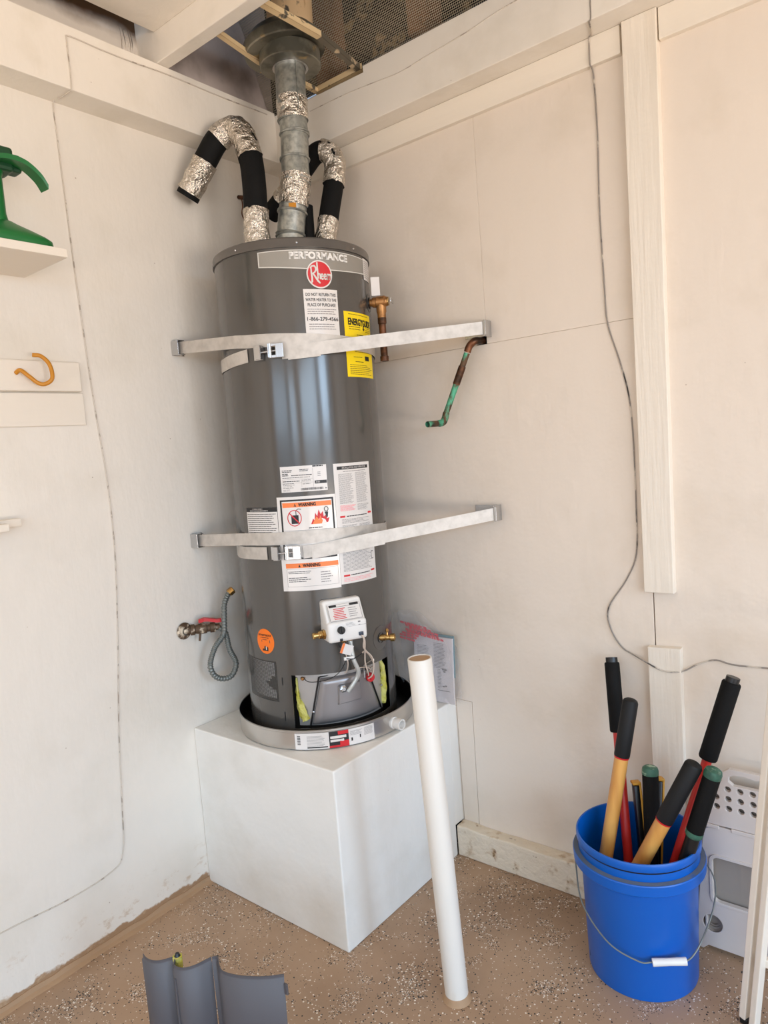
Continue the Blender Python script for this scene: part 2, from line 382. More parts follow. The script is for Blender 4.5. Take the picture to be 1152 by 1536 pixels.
# left wall
bm = B(); box(bm, (-.08, -5, 0), (0, .0, 2.2845)); structure('wall_left', bm, M_WALL_L)
bm = B(); box(bm, (-.08, -5, 2.4425), (-.002, -.50, 3.0)); wlu = structure('wall_left_upper', bm, M_WALL_U)
bm = B(); box(bm, (-.08, -.4995, 2.4425), (-.002, .0, 3.0)); structure('eave_board', bm, M_EAVE, wlu)
bm = B()
for k in range(26):
    y = -.531 - .055*random.random()**1.3; z1_ = 2.56; ln = .07 + .045*random.random()
    tube(bm, catmull([(-.001, y, z1_), (.0015 + .003*random.random(), y + .003, z1_ - ln*.5), (.001, y - .002, max(2.447, z1_ - ln))], 3), [.0010, .0014, .0018, .0022, .0026, .0028, .0016], 6)
obj('paint_runs', bm, M_WALL_U, wlu, kind='stuff')
bm = B(); box(bm, (-.08, -5, 2.2845), (.0893, -.0831, 2.4435), .002); structure('trim_6', bm, M_BEAM)
# floor with the coved tan edge along the left wall
bm = B(); box(bm, (-.1, -5, -.05), (4.6, .1, 0)); structure('floor', bm, M_FLOOR)
bm = B()
prev = None
for i in range(151):
    y = -5 + 5*i/150*.885
    w_ = .012 + .006*noise.noise(Vector((0, y*9, 0))); h_ = .016 + .007*noise.noise(Vector((3, y*13, 0))) + .003*noise.noise(Vector((3, y*60, 0)))
    ring = [bm.verts.new(c) for c in ((0, y, 0), (w_*1.6, y, 0), (w_*.6, y, h_*.35), (.003, y, h_), (0, y, h_))]
    if prev:
        for k in range(4): bm.faces.new((prev[k], prev[k+1], ring[k+1], ring[k]))
    prev = ring
structure('baseboard_left', bm, M_TAN, smooth=True)
# ceiling board, joist and bay above
bm = B(); box(bm, (.0895, -5, 2.526), (4.2, -.529, 2.545), .002); box(bm, (1.25, -.529, 2.526), (4.2, -.0835, 2.545)); structure('ceiling', bm, M_BEAM)
bm = B(); box(bm, (-.002, -.5285, 2.4445), (3.2, -.487, 2.62), .0025); structure('trim_7', bm, M_BEAM)
# remaining shell
bm = B(); box(bm, (-.1, -5.08, 0), (.7, -5.0, 2.6)); box(bm, (3.7, -5.08, 0), (4.3, -5.0, 2.6)); box(bm, (.7, -5.08, 2.1), (3.7, -5.0, 2.6)); structure('wall_back', bm, M_WALL_R)  # doorway gap in this unseen wall is added to let the side fill in
bm = B(); box(bm, (4.2, -5, 0), (4.3, -4.5, 2.6)); box(bm, (4.2, -.35, 0), (4.3, 0, 2.6)); box(bm, (4.2, -4.5, 2.15), (4.3, -.35, 2.6)); structure('wall_front', bm, M_WALL_R)
# roof space: sheathing, rafters, rusty wire mesh over the gap
bm = B(); box(bm, (-.2, -.6, 3.0), (1.6, .3, 3.03)); box(bm, (-.2, .17, 2.62), (1.6, .2, 3.0)); box(bm, (-.2, .17, 2.40), (1.6, .2, 2.595)); box(bm, (-.2, -5.1, 2.9), (4.4, -.6, 2.93)); box(bm, (1.3, -.6, 2.9), (4.4, .2, 2.93)); box(bm, (-.2, -.5, 2.3), (-.17, .2, 3.0)); box(bm, (1.3, -.6, 2.55), (1.33, .2, 3.0)); roof = structure('roof', bm, M_SHEATH)
for i, (x0, x1, z0) in enumerate(((.139, .248, 2.45), (.531, .634, 2.57), (.95, 1.0, 2.45))):
    bm = B(); box(bm, (x0, .08, z0), (x1, .12, 3.0), .002); box(bm, (x0 + (.078 if i == 0 else .07), .055, z0), (x1, .08, 3.0), .002) if i < 2 else None
    structure('rafter', bm, M_WOODOLD, roof)
# wire mesh (real wires)
bm = B()
def wire(a, b, r=.0006):
    a = Vector(a); b = Vector(b); d = (b-a).normalized(); u = d.orthogonal().normalized()*r; v = d.cross(u.normalized())*r
    A = [bm.verts.new(a + u*math.cos(t) + v*math.sin(t)) for t in (0, 2*PI/3, 4*PI/3)]; C_ = [bm.verts.new(b + u*math.cos(t) + v*math.sin(t)) for t in (0, 2*PI/3, 4*PI/3)]
    for k in range(3): bm.faces.new((A[k], A[(k+1) % 3], C_[(k+1) % 3], C_[k]))
def mp(x, s):    # on the sagging mesh plane: s runs up the slope
    return (x, -.004 - .36*s + .01*noise.noise(Vector((x*5, s*6, 0))), 2.440 + .93*s - .03*math.sin(min(1, max(0, (x-.2)/1.0))*PI)*min(1, s*6)*.5)
N = 26
for i in range(190):
    x = .002 + i*.0062
    pts = [mp(x, .52*k/N) for k in range(N+1)]
    for a, b in zip(pts, pts[1:]): wire(a, b)
for j in range(84):
    s = j*.0062
    pts = [mp(.002 + 1.175*k/30, s) for k in range(31)]
    for a, b in zip(pts, pts[1:]): wire(a, b)
solo('vent_screen', bm, M_WIREMESH, 'rusty wire mesh screen closing the gap above the right-hand beam', 'mesh screen', smooth=False)

# plinth
bm = B(); box(bm, (.0005, -.576, .0), (.592, -.0465, .5), .004); box(bm, (.0005, -.05, .1), (.592, -.0008, .5), .003)
solo('plinth', bm, M_PED, 'white plastered box plinth in the corner under the tank', 'plinth', smooth=False)

# ================================================================== WATER HEATER
HB = Vector((.302-.0058, -.287-.0058, .5045)); HT = Vector((.302+.0058, -.287+.0058, 2.0045))
hz = (HT-HB).normalized(); hx = Vector((0, 1, 0)).cross(hz).normalized(); hy = hz.cross(hx)
HM = Matrix(((hx.x, hy.x, hz.x, HB.x), (hx.y, hy.y, hz.y, HB.y), (hx.z, hy.z, hz.z, HB.z), (0, 0, 0, 1)))
ZO = -.0045     # design heights were measured from the plinth top
heater = thing('water_heater', 'tall grey cylindrical gas water heater standing in a round metal pan on the plinth', 'water heater', matrix=HM)
R0 = .226
def HP(th, z, r=R0): a = math.radians(th); return Vector((r*math.cos(a), r*math.sin(a), z + ZO))
def HW(th, z, r=R0): return HM @ HP(th, z, r)
def cpatch(bm, th0, th1, z0, z1, r, thick=.0, nt=None, mi=0, nzr=1):
    nt = nt or max(1, int(abs(th1-th0)/3)); A = []
    for i in range(nt+1):
        th = th0 + (th1-th0)*i/nt
        A.append([bm.verts.new(HP(th, z0 + (z1-z0)*j/nzr, r)) for j in range(nzr+1)])
    for i in range(nt):
        for j in range(nzr):
            f = bm.faces.new((A[i][j], A[i+1][j], A[i+1][j+1], A[i][j+1])); f.material_index = mi
    if thick:
        C_ = [[bm.verts.new(HP(th0 + (th1-th0)*i/nt, z0 + (z1-z0)*j/nzr, r-thick)) for j in (0, nzr)] for i in (range(nt+1))]
        for i in range(nt):
            for (p, q, s, t) in ((A[i][0], A[i+1][0], C_[i+1][0], C_[i][0]), (A[i][nzr], A[i+1][nzr], C_[i+1][1], C_[i][1])):
                f = bm.faces.new((p, q, s, t)); f.material_index = mi
        for e in (0, nt):
            if nzr == 1:
                f = bm.faces.new((A[e][0], A[e][1], C_[e][1], C_[e][0])); f.material_index = mi
# body jacket with burner opening and combustion-air grille cut in
OP = (-68, 15.5, .046, .200); GR = (-115, -79.5, .119, .237)
ths = sorted(set([-180 + 4*i for i in range(91)] + [OP[0], OP[1], GR[0], GR[1]]))
zs = sorted(set([.0045, OP[2], OP[3], GR[2], GR[3], .45, .8, 1.1, 1.368]))
bm = B(); V = {}
for i, th in enumerate(ths):
    for j, z in enumerate(zs): V[i, j] = bm.verts.new(HP(th, z)) if i < len(ths)-1 else V[0, j]
for i in range(len(ths)-1):
    for j in range(len(zs)-1):
        tm = (ths[i]+ths[i+1])/2; zm = (zs[j]+zs[j+1])/2
        if OP[0] < tm < OP[1] and OP[2] < zm < OP[3]: continue
        if GR[0] < tm < GR[1] and GR[2] < zm < GR[3]: continue
        bm.faces.new((V[i, j], V[i+1, j], V[i+1, j+1], V[i, j+1]))
r_ = bmesh.ops.extrude_face_region(bm, geom=bm.faces[:])
for v in [g for g in r_['geom'] if isinstance(g, bmesh.types.BMVert)]:
    k = (R0-.0022)/math.hypot(v.co.x, v.co.y); v.co.x *= k; v.co.y *= k
obj('jacket', bm, M_GREY, heater, local=True, sharp=50)
# cap
bm = B(); lathe(bm, [(0, 1.392+ZO), (.2235, 1.392+ZO), (.2275, 1.3895+ZO), (.229, 1.386+ZO), (.2292, 1.369+ZO), (.2302, 1.367+ZO), (.2302, 1.3655+ZO), (.2262, 1.3655+ZO)], 96)
cap = obj('top_cap', bm, M_GREYCAP, heater, local=True)
for th in (-85.3, -40.6, 4.3, 49, 94, 139, -130):
    bm = B(); lathe(bm, [(0, .0022), (.0022, .0018), (.0032, .0006), (.0034, 0)], 10, align(HP(th, 1.376, .2292), HP(th, 0, 1) - HP(0, 0, 0)*0 - Vector((0, 0, ZO))))
    obj('screw', bm, M_STEEL, cap, local=True)
# grille: crossing strips
bm = B()
n = 34
for i in range(n+1):
    th = GR[0] + (GR[1]-GR[0])*i/n; cpatch(bm, th-.15, th+.15, GR[2], GR[3], R0-.0004, .0010, 1)
for j in range(30):
    z = GR[2] + (GR[3]-GR[2])*j/29; cpatch(bm, GR[0], GR[1], z-.0007, z+.0007, R0-.0006, .0010, 12)
obj('air_grille', bm, M_GREY, heater, local=True, smooth=False, kind='stuff')
bm = B()
for i in range(12):
    pass
A = []
for i in range(15):
    th = -109 + 27*i/14; col = []
    for j in range(15):
        z = .120 + .112*j/14; rr = .2225 + .0015*noise.noise(Vector((i*.9, j*.9, 1)))
        col.append(bm.verts.new(HP(th, z, rr)))
    A.append(col)
for i in range(14):
    for j in range(14):
        t, s = i/14, j/14
        if t > .62 and abs(s-.42) < (t-.6)*.62: continue
        if s < .07: continue
        bm.faces.new((A[i][j], A[i+1][j], A[i+1][j+1], A[i][j+1]))
obj('foil_lining', bm, M_FOILBACK, heater, local=True, label='silver foil behind the grille')
# inside: dark skirt, chamber plate, door
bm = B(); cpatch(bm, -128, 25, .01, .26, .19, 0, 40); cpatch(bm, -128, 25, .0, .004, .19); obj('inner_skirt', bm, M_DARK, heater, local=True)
bm = B(); cpatch(bm, -66, 10, .048, .192, .2075, .003, 26); obj('chamber_plate', bm, M_CHAMBER, heater, local=True)
bm = B()
def trap(bm, quad, r, thick, n=14, dome=0.0):
    (a0, z0), (a1, z1), (a2, z2), (a3, z3) = quad    # BL BR TR TL
    G = []
    for i in range(n+1):
        t = i/n; col = []
        for j in range(n+1):
            s = j/n
            th = (a0*(1-t)+a1*t)*(1-s) + (a3*(1-t)+a2*t)*s; z = (z0*(1-t)+z1*t)*(1-s) + (z3*(1-t)+z2*t)*s
            e = min(t, 1-t, s, 1-s); k = min(1, e/.09)
            col.append(bm.verts.new(HP(th, z, r + thick*math.sin(k*PI/2) + dome*math.sin(t*PI)*math.sin(s*PI))))
        G.append(col)
    for i in range(n):
        for j in range(n): bm.faces.new((G[i][j], G[i+1][j], G[i+1][j+1], G[i][j+1]))
trap(bm, ((-56, .050), (6, .054), (-8, .186), (-47, .184)), .2085, .011, 22)
dr = obj('chamber_door', bm, M_CHAMBER2, heater, local=True, label='embossed trapezoid burner door')
bm = B(); tube(bm, [HP(a, b, .2105) for a, b in ((-57, .050), (-48, .187), (-46, .1895), (-9, .191), (-7, .189), (7, .052))], .0026, 8); obj('door_gasket', bm, M_BLACK, dr, local=True)
bm = B(); trap(bm, ((-36, .103), (-16, .107), (-16, .165), (-35, .163)), .2165, .009, 12); obj('embossed_boss', bm, M_CHAMBER2, dr, local=True)
bm = B(); cpatch(bm, -66, 12, .192, .2075, .214, .004, 26); obj('top_flange', bm, M_CHAMBER, heater, local=True)
def fluffy(path, w0, r, name='insulation_strip'):
    bm = B(); pts = catmull(path, 6)
    tube(bm, [HP(p[0], p[1], r) for p in pts], [w0(i/(len(pts)-1)) for i in range(len(pts))], 10, wob=.006)
    return obj(name, bm, M_YINS, heater, local=True, label='yellow fibreglass strip beside the burner door')
fluffy([(-66, .188, 0), (-65.5, .14, 0), (-63.5, .10, 0), (-60, .065, 0)], lambda t: .0025 + .011*t, .207)
fluffy([(11.5, .192, 0), (13.5, .15, 0), (13, .10, 0), (11, .06, 0)], lambda t: .0055 + .004*math.sin(t*PI), .209)
# slots beside the opening
for (z0, z1) in ((.170, .192), (.066, .092)):
    bm = B(); cpatch(bm, -75.7, -74.9, z0, z1, R0+.0006, .001, 1); obj('slot', bm, M_BLACK, heater, local=True)

# ---- printed labels, wrapped round the jacket
class Decal:
    def __init__(s, name, th0, th1, zt, zb, m, parent=heater, r=R0+.0005, rad=.0, surf=None, label=None, shape=None):
        s.th0, s.th1, s.zt, s.zb, s.r = th0, th1, zt, zb, r
        s.W = math.radians(th1-th0)*R0; s.H = zt-zb
        s.surf = surf; s.bm = B(); s.mats = []
        bm = B()
        nu = max(2, int((th1-th0)/2.5)); nv = 8
        G = {}
        for i in range(nu+1):
            for j in range(nv+1):
                u = i/nu; v = j/nv
                if shape: u2, v2 = shape(u, v)
                else: u2, v2 = u, v
                G[i, j] = bm.verts.new(s.P(u2, v2, 0))
        for i in range(nu):
            for j in range(nv): bm.faces.new((G[i, j], G[i, j+1], G[i+1, j+1], G[i+1, j]))
        s.base = obj(name, bm, m, parent, local=True, label=label)
    def P(s, u, v, lift):       # u right 0..1, v down 0..1
        return HP(s.th0 + (s.th1-s.th0)*u, s.zt - (s.zt-s.zb)*v, s.r + lift)
    def mi(s, m):
        if m not in s.mats: s.mats.append(m)
        return s.mats.index(m)
    def rect(s, u0, v0, u1, v1, m, lift=.0004):
        n = max(1, int((u1-u0)*(s.th1-s.th0)/4)); k = s.mi(m); prev = None
        for i in range(n+1):
            u = u0 + (u1-u0)*i/n; c = (s.bm.verts.new(s.P(u, v0, lift)), s.bm.verts.new(s.P(u, v1, lift)))
            if prev: f = s.bm.faces.new((prev[0], prev[1], c[1], c[0])); f.material_index = k
            prev = c
    def frame(s, u0, v0, u1, v1, w, m):     # w in metres
        a = w/s.W; b = w/s.H
        s.rect(u0, v0, u1, v0+b, m); s.rect(u0, v1-b, u1, v1, m); s.rect(u0, v0+b, u0+a, v1-b, m); s.rect(u1-a, v0+b, u1, v1-b, m)
    def poly(s, pts, m, lift=.0004):
        f = s.bm.faces.new([s.bm.verts.new(s.P(u, v, lift)) for u, v in pts]); f.material_index = s.mi(m)
    def stroke(s, pts, w, m, lift=.0005):   # w in metres; pts in u,v
        k = s.mi(m); P_ = [Vector((u*s.W, v*s.H)) for u, v in pts]; prev = None
        for i, p in enumerate(P_):
            d = (P_[min(i+1, len(P_)-1)] - P_[max(i-1, 0)]).normalized(); nrm = Vector((-d.y, d.x))*((w[i] if isinstance(w, (list, tuple)) else w)/2)
            a, b = p+nrm, p-nrm
            c = (s.bm.verts.new(s.P(a.x/s.W, a.y/s.H, lift)), s.bm.verts.new(s.P(b.x/s.W, b.y/s.H, lift)))
            if prev: f = s.bm.faces.new((prev[0], prev[1], c[1], c[0])); f.material_index = k
            prev = c
    def text(s, t, u0, v0, u1, v1, m, lift=.0005, bold=0):   # fitted into the rectangle
        v, f = text_tris(t)
        xs = [p[0] for p in v]; ys = [p[1] for p in v]; x0, x1, y0, y1 = min(xs), max(xs), min(ys), max(ys)
        k = s.mi(m)
        offs = [(0, 0)] if not bold else [(dx*bold, dy*bold) for dx in (-1, 1) for dy in (-1, 1)] 
        for dx, dy in offs:
            vv = [s.bm.verts.new(s.P(u0 + (p[0]-x0)/(x1-x0)*(u1-u0) + dx/s.W, v1 - (p[1]-y0)/(y1-y0)*(v1-v0) + dy/s.H, lift)) for p in v]
            for q in f:
                try: fc = s.bm.faces.new([vv[i] for i in q]); fc.material_index = k
                except ValueError: pass
    def lines(s, u0, v0, u1, v1, n, m, fill=.42, ragged=.25, word=(.0035, .011), rnd=random):
        for i in range(n):
            y = v0 + (v1-v0)*(i+.5)/n; h = (v1-v0)/n*fill/2
            end = u1 - (u1-u0)*ragged*rnd.random(); x = u0
            while x < end:
                wd = rnd.uniform(*word)/s.W; s.rect(x, y-h, min(end, x+wd), y+h, m); x += wd + .0011/s.W
    def done(s, name='print'):
        if len(s.bm.verts):
            o = obj(name, s.bm, s.mats, s.base, local=True, smooth=False, kind=None)
            return o
# brand band
d = Decal('brand_band', -68, 25, 1.3585, 1.3185, M_BAND, shape=lambda u, v: (u, v if v < .01 else v*(1 + .30*math.sin(min(1, max(0, u))*PI))), label='pale grey band with white lettering')
def curve_line(v0, amp, w):
    d.stroke([(i/30, v0 + amp*math.sin(i/30*PI)) for i in range(31)], w, M_LIGHTPRINT)
curve_line(.03, -.0, .0022); curve_line(.97, .30, .0026)
d.rect(0, 0, .008, 1, M_LIGHTPRINT)
d.text('PERFORMANCE', .235, .15, .700, .58, M_WHITEP, bold=.0011)
d.done('lettering')
# round red badge
tC, zC, rad = -26.3, 1.2945, .0372
def disc(rr, lift, m, parent, name, label=None):
    bm = B(); c = bm.verts.new(HP(tC, zC, R0+lift)); ring = []
    for k in range(40):
        a = 2*PI*k/40; ring.append(bm.verts.new(HP(tC + math.degrees(rr*math.cos(a)/R0)*.98, zC + rr*math.sin(a), R0+lift)))
    for k in range(40): bm.faces.new((c, ring[k], ring[(k+1) % 40]))
    return obj(name, bm, m, parent, local=True, label=label)
base = disc(rad, .0016, M_WHITEPAPER, heater, 'badge', 'round red badge with white script')
disc(rad*.90, .0021, M_RED, base, 'badge_face')
d = Decal.__new__(Decal); d.th0 = tC - math.degrees(rad/R0); d.th1 = tC + math.degrees(rad/R0); d.zt = zC+rad; d.zb = zC-rad; d.r = R0+.0024; d.W = 2*rad; d.H = 2*rad; d.bm = B(); d.mats = []; d.base = base
Wt = M_LIGHTPRINT
d.stroke([(.185, .23), (.19, .45), (.205, .62), (.20, .76), (.17, .82)], [.003, .0045, .0052, .005, .003], Wt)
d.stroke([(.15, .30), (.22, .22), (.31, .21), (.36, .27), (.36, .36), (.31, .44), (.22, .49)], [.003, .004, .0046, .005, .0048, .0042, .003], Wt)
d.stroke([(.25, .48), (.33, .60), (.42, .74), (.50, .82)], [.0036, .005, .0055, .0035], Wt)
d.stroke([(.415, .08), (.42, .30), (.425, .50), (.43, .66)], .0042, Wt)
d.stroke([(.43, .52), (.46, .48), (.50, .49), (.515, .56), (.515, .68)], .0038, Wt)
d.text('eem', .535, .475, .93, .69, Wt, bold=.0006)
d.done('lettering')
# white "do not return" sticker
d = Decal('return_notice', -38.6, -13.8, 1.2555, 1.120, M_WHITEPAPER, label='white notice sticker')
d.text('DO NOT RETURN THIS', .06, .075, .94, .135, M_BLACKINK, bold=.00012)
d.text('WATER HEATER TO THE', .05, .175, .95, .235, M_BLACKINK, bold=.00012)
d.text('PLACE OF PURCHASE', .10, .275, .92, .335, M_BLACKINK, bold=.00012)
d.lines(.08, .37, .93, .50, 3, M_GREYINK, .3, .1)
d.text('1-866-279-4566', .06, .545, .97, .615, M_BLACKINK, bold=.00022)
d.lines(.10, .66, .90, .80, 3, M_GREYINK, .3, .1)
d.done()
# yellow energy sticker
d = Decal('energy_label', -9.4, 24.4, 1.202, 1.0225, M_YELLOW, label='bright yellow energy sticker')
d.text('ENERGYGUIDE', .11, .10, .955, .20, M_BLACKINK, bold=.0008)
d.poly([(.60, .19), (.64, .19), (.64, .235), (.67, .235), (.62, .275), (.57, .235), (.60, .235)], M_BLACKINK)
d.lines(.12, .025, .9, .05, 1, M_BLACKINK, .3, .3); d.lines(.12, .21, .50, .28, 2, M_BLACKINK, .25, .2); d.lines(.70, .21, .92, .29, 3, M_BLACKINK, .25, .2)
d.lines(.35, .335, .9, .36, 1, M_BLACKINK, .5, .1)
d.lines(.40, .56, .80, .585, 1, M_BLACKINK, .4, .1); d.lines(.25, .60, .9, .62, 1, M_BLACKINK, .4, .1)
d.rect(.60, .665, .78, .735, M_BLACKINK); d.lines(.2, .68, .5, .70, 1, M_BLACKINK, .4, .1); d.lines(.25, .75, .55, .775, 1, M_BLACKINK, .4, .1)
d.lines(.08, .80, .92, .97, 6, M_BLACKINK, .25, .45)
d.done()
# small sticker at the right edge
d = Decal('small_sticker', 17.6, 33, 1.362, 1.302, M_WHITEPAPER, r=R0+.0012); d.lines(.1, .08, .9, .92, 9, M_GREYINK, .3, .3); d.done()
# rating plate
d = Decal('rating_plate', -64, -31.6, .7855, .715, M_WHITEPAPER, label='white rating plate')
d.lines(.04, .13, .26, .24, 2, M_BLACKINK, .5, .2); d.lines(.42, .12, .62, .22, 2, M_BLACKINK, .5, .1); d.lines(.70, .0, .94, .07, 1, M_BLACKINK, .7, .1)
d.lines(.04, .26, .20, .38, 2, M_BLACKINK, .5, .2); d.lines(.24, .33, .68, .38, 1, M_BLACKINK, .6, .1); d.lines(.04, .41, .68, .47, 1, M_BLACKINK, .3, .1)
d.lines(.04, .55, .42, .61, 1, M_BLACKINK, .5, .05); d.lines(.04, .64, .30, .86, 4, M_BLACKINK, .25, .3); d.lines(.46, .53, .66, .62, 2, M_GREYINK, .4, .1)
d.lines(.47, .68, .64, .73, 1, M_BLACKINK, .35, .1); d.lines(.04, .88, .22, .97, 2, M_GREYINK, .3, .2)
for v in (.50, .65): d.rect(.03, v, .70, v+.006, M_GREYINK)
d.rect(.70, .10, .704, .85, M_GREYINK); d.rect(.45, .52, .453, .82, M_GREYINK)
d.rect(.73, .60, .99, .72, M_BLACKINK); d.text('AHRI', .75, .63, .84, .69, M_WHITEPAPER, lift=.0008)
x = .43
while x < .90:
    wd = random.uniform(.003, .010); d.rect(x, .86, x+wd, .95, M_BLACKINK); x += wd + random.uniform(.003, .010)
for i in range(7):
    for j in range(5):
        if random.random() < .0: pass
d.poly([(.955, .88), (.985, .93), (.95, .94)], M_BLACKINK); d.lines(.80, .25, .88, .45, 3, M_GREYINK, .3, .2)
d.done()
# big two-column instruction label
d = Decal('instruction_label', -26.6, 6.2, .7845, .447, M_WHITEPAPER, label='tall white two column instruction sticker')
d.rect(.08, .025, .93, .052, M_BLACKINK); d.text('INSTALLATION AND OPERATION', .20, .031, .85, .046, M_WHITEPAPER, lift=.0008)
d.lines(.22, .063, .85, .073, 1, M_GREYINK, .5, .1)
d.lines(.10, .085, .48, .335, 30, M_GREYINK, .32, .3); d.lines(.53, .08, .90, .335, 30, M_GREYINK, .32, .3)
d.lines(.10, .345, .50, .395, 6, M_PINKINK, .6, .2); d.lines(.54, .345, .90, .40, 6, M_GREYINK, .32, .3)
d.rect(.08, .432, .20, .448, M_REDINK); d.lines(.24, .434, .80, .446, 1, M_BLACKINK, .6, .02); d.rect(.84, .420, .95, .436, M_REDINK)
d.lines(.12, .46, .88, .50, 4, M_GREYINK, .32, .3); d.lines(.12, .51, .50, .64, 16, M_GREYINK, .32, .3); d.lines(.56, .51, .92, .64, 16, M_GREYINK, .32, .3)
d.lines(.08, .68, .92, .90, 20, M_GREYINK, .32, .3); d.rect(.86, .76, .93, .83, M_GREYINK); d.rect(.87, .768, .92, .822, M_WHITEPAPER, .0008)
d.rect(.07, .925, .22, .94, M_REDINK); d.lines(.25, .925, .78, .937, 1, M_BLACKINK, .6, .02); d.rect(.82, .915, .94, .93, M_REDINK)
d.lines(.07, .95, .92, .985, 3, M_PINKINK, .4, .2)
d.done()
# warning label
d = Decal('warning_label', -68.2, -26.8, .7025, .4405, M_WHITEPAPER, r=R0+.0009, label='white warning sticker with black frame and orange bars')
d.rect(.055, .030, .965, .048, M_BLACKINK); d.rect(.055, .645, .965, .663, M_BLACKINK); d.rect(.055, .045, .085, .65, M_BLACKINK); d.rect(.935, .045, .965, .65, M_BLACKINK)
d.rect(.095, .062, .925, .112, M_ORANGE); d.text('WARNING', .37, .070, .66, .104, M_BLACKINK, bold=.0005); d.poly([(.29, .104), (.31, .070), (.33, .104)], M_BLACKINK)
# gasoline can with prohibition ring
d.stroke([(.29 + .115*math.cos(2*PI*k/30), .225 + .082*math.sin(2*PI*k/30)) for k in range(31)], .0022, M_REDINK, .0009)
d.rect(.235, .195, .36, .285, M_BLACKINK); d.stroke([(.32, .20), (.32, .145), (.36, .13), (.41, .135)], .002, M_BLACKINK)
d.stroke([(.205, .17), (.375, .285)], .003, M_REDINK, .0009)
# flames and a figure
d.poly([(.56, .30), (.60, .24), (.62, .26), (.64, .18), (.67, .22), (.70, .15), (.73, .20), (.77, .17), (.78, .23), (.84, .20), (.83, .25), (.88, .24), (.85, .29), (.70, .30)], M_REDINK)
d.poly([(.58, .30), (.66, .22), (.70, .26), (.72, .21), (.76, .27), (.74, .30)], M_ORANGE, .0007)
d.poly([(.80, .18), (.86, .18), (.85, .23), (.83, .245)], M_BLACKINK, .0008); d.stroke([(.83 + .033*math.cos(k), .150 + .024*math.sin(k)) for k in [i*.45 for i in range(15)]], .002, M_BLACKINK, .0009)
d.lines(.52, .33, .75, .345, 1, M_BLACKINK, .6, .05); d.rect(.10, .355, .90, .358, M_GREYINK)
d.lines(.35, .37, .85, .40, 2, M_BLACKINK, .5, .2); d.poly([(.11, .435), (.13, .405), (.15, .435)], M_BLACKINK); d.lines(.17, .41, .9, .47, 4, M_GREYINK, .35, .1)
d.poly([(.40, .585), (.52, .575), (.66, .60), (.70, .635), (.60, .615), (.50, .61)], M_BLACKINK); d.poly([(.44, .60), (.50, .575), (.57, .60), (.5, .612)], M_REDINK, .0007)
d.rect(.075, .705, .975, .755, M_ORANGE); d.text('WARNING', .37, .713, .66, .747, M_BLACKINK, bold=.0005); d.poly([(.29, .747), (.31, .713), (.33, .747)], M_BLACKINK)
d.lines(.11, .785, .52, .82, 2, M_BLACKINK, .35, .3); d.lines(.11, .85, .52, .91, 3, M_BLACKINK, .35, .3); d.frame(.085, .765, .965, .955, .0007, M_GREYINK)
d.lines(.66, .80, .88, .93, 5, M_GREYINK, .3, .4)
d.done()
# small left label
d = Decal('left_notice', -97.2, -68.6, .676, .585, M_WHITEPAPER, label='white notice with a black heading')
d.rect(0, 0, 1, .135, M_BLACKINK); d.lines(.25, .02, .60, .06, 1, M_WHITEPAPER, .5, .05); d.lines(.15, .075, .75, .12, 1, M_WHITEPAPER, .5, .05)
d.lines(.03, .17, .97, .98, 13, M_BLACKINK, .28, .3)
d.done()
# orange oval
tC, zC = -88.4, .293
bm = B(); c = bm.verts.new(HP(tC, zC, R0+.0006)); ring = []
for k in range(32): a = 2*PI*k/32; ring.append(bm.verts.new(HP(tC + math.degrees(.0345*math.cos(a)/R0), zC + .0365*math.sin(a), R0+.0006)))
for k in range(32): bm.faces.new((c, ring[k], ring[(k+1) % 32]))
base = obj('round_sticker', bm, M_ORSTICK, heater, local=True, label='round orange sticker')
d = Decal.__new__(Decal); d.th0 = tC-8.9; d.th1 = tC+8.9; d.zt = zC+.0365; d.zb = zC-.0365; d.r = R0+.0008; d.W = .07; d.H = .073; d.bm = B(); d.mats = []; d.base = base
d.text('DO NOT BLOCK', .14, .22, .86, .29, M_BLACKINK, bold=.0002); d.lines(.25, .33, .75, .38, 1, M_BLACKINK, .4, .1); d.lines(.35, .41, .62, .46, 1, M_BLACKINK, .4, .1)
d.poly([(.32, .88), (.36, .78), (.42, .82), (.46, .68), (.52, .68), (.52, .80), (.60, .70), (.66, .74), (.66, .88)], M_BLACKINK)
d.rect(.53, .70, .58, .84, M_WHITEPAPER, .0006); d.done()

# ---- gas control valve and fittings
fth = math.radians(-27); fd = Vector((math.cos(fth), math.sin(fth), 0)); sd = Vector((-math.sin(fth), math.cos(fth), 0))
def FP(s, dpt, z): return fd*dpt + sd*s + Vector((0, 0, z + ZO))
FM = Matrix(((sd.x, fd.x, 0, 0), (sd.y, fd.y, 0, 0), (0, 0, 1, ZO), (0, 0, 0, 1)))   # local (s, d, z)
CS = -.009
gv = B(); box(gv, (CS-.057, .214, .300), (CS+.057, .283, .358), .009, seg=3)
# raked top: pull the upper front edge back
for v in gv.verts:
    if v.co.z > .374 and v.co.y > .26: v.co.y -= .0
box(gv, (CS-.0565, .214, .335), (CS+.0565, .281, .411), .008, seg=3)
for v in gv.verts:
    if v.co.z > .392 and v.co.y > .25: v.co.y -= .034
gv.transform(FM)
gas = obj('gas_control', gv, M_WHITEP, heater, local=True, label='white plastic gas control box')
bm = B(); box(bm, (CS-.03, .205, .31), (CS+.035, .222, .40), .004); bm.transform(FM); obj('mounting_block', bm, M_BLACK, gas, local=True)
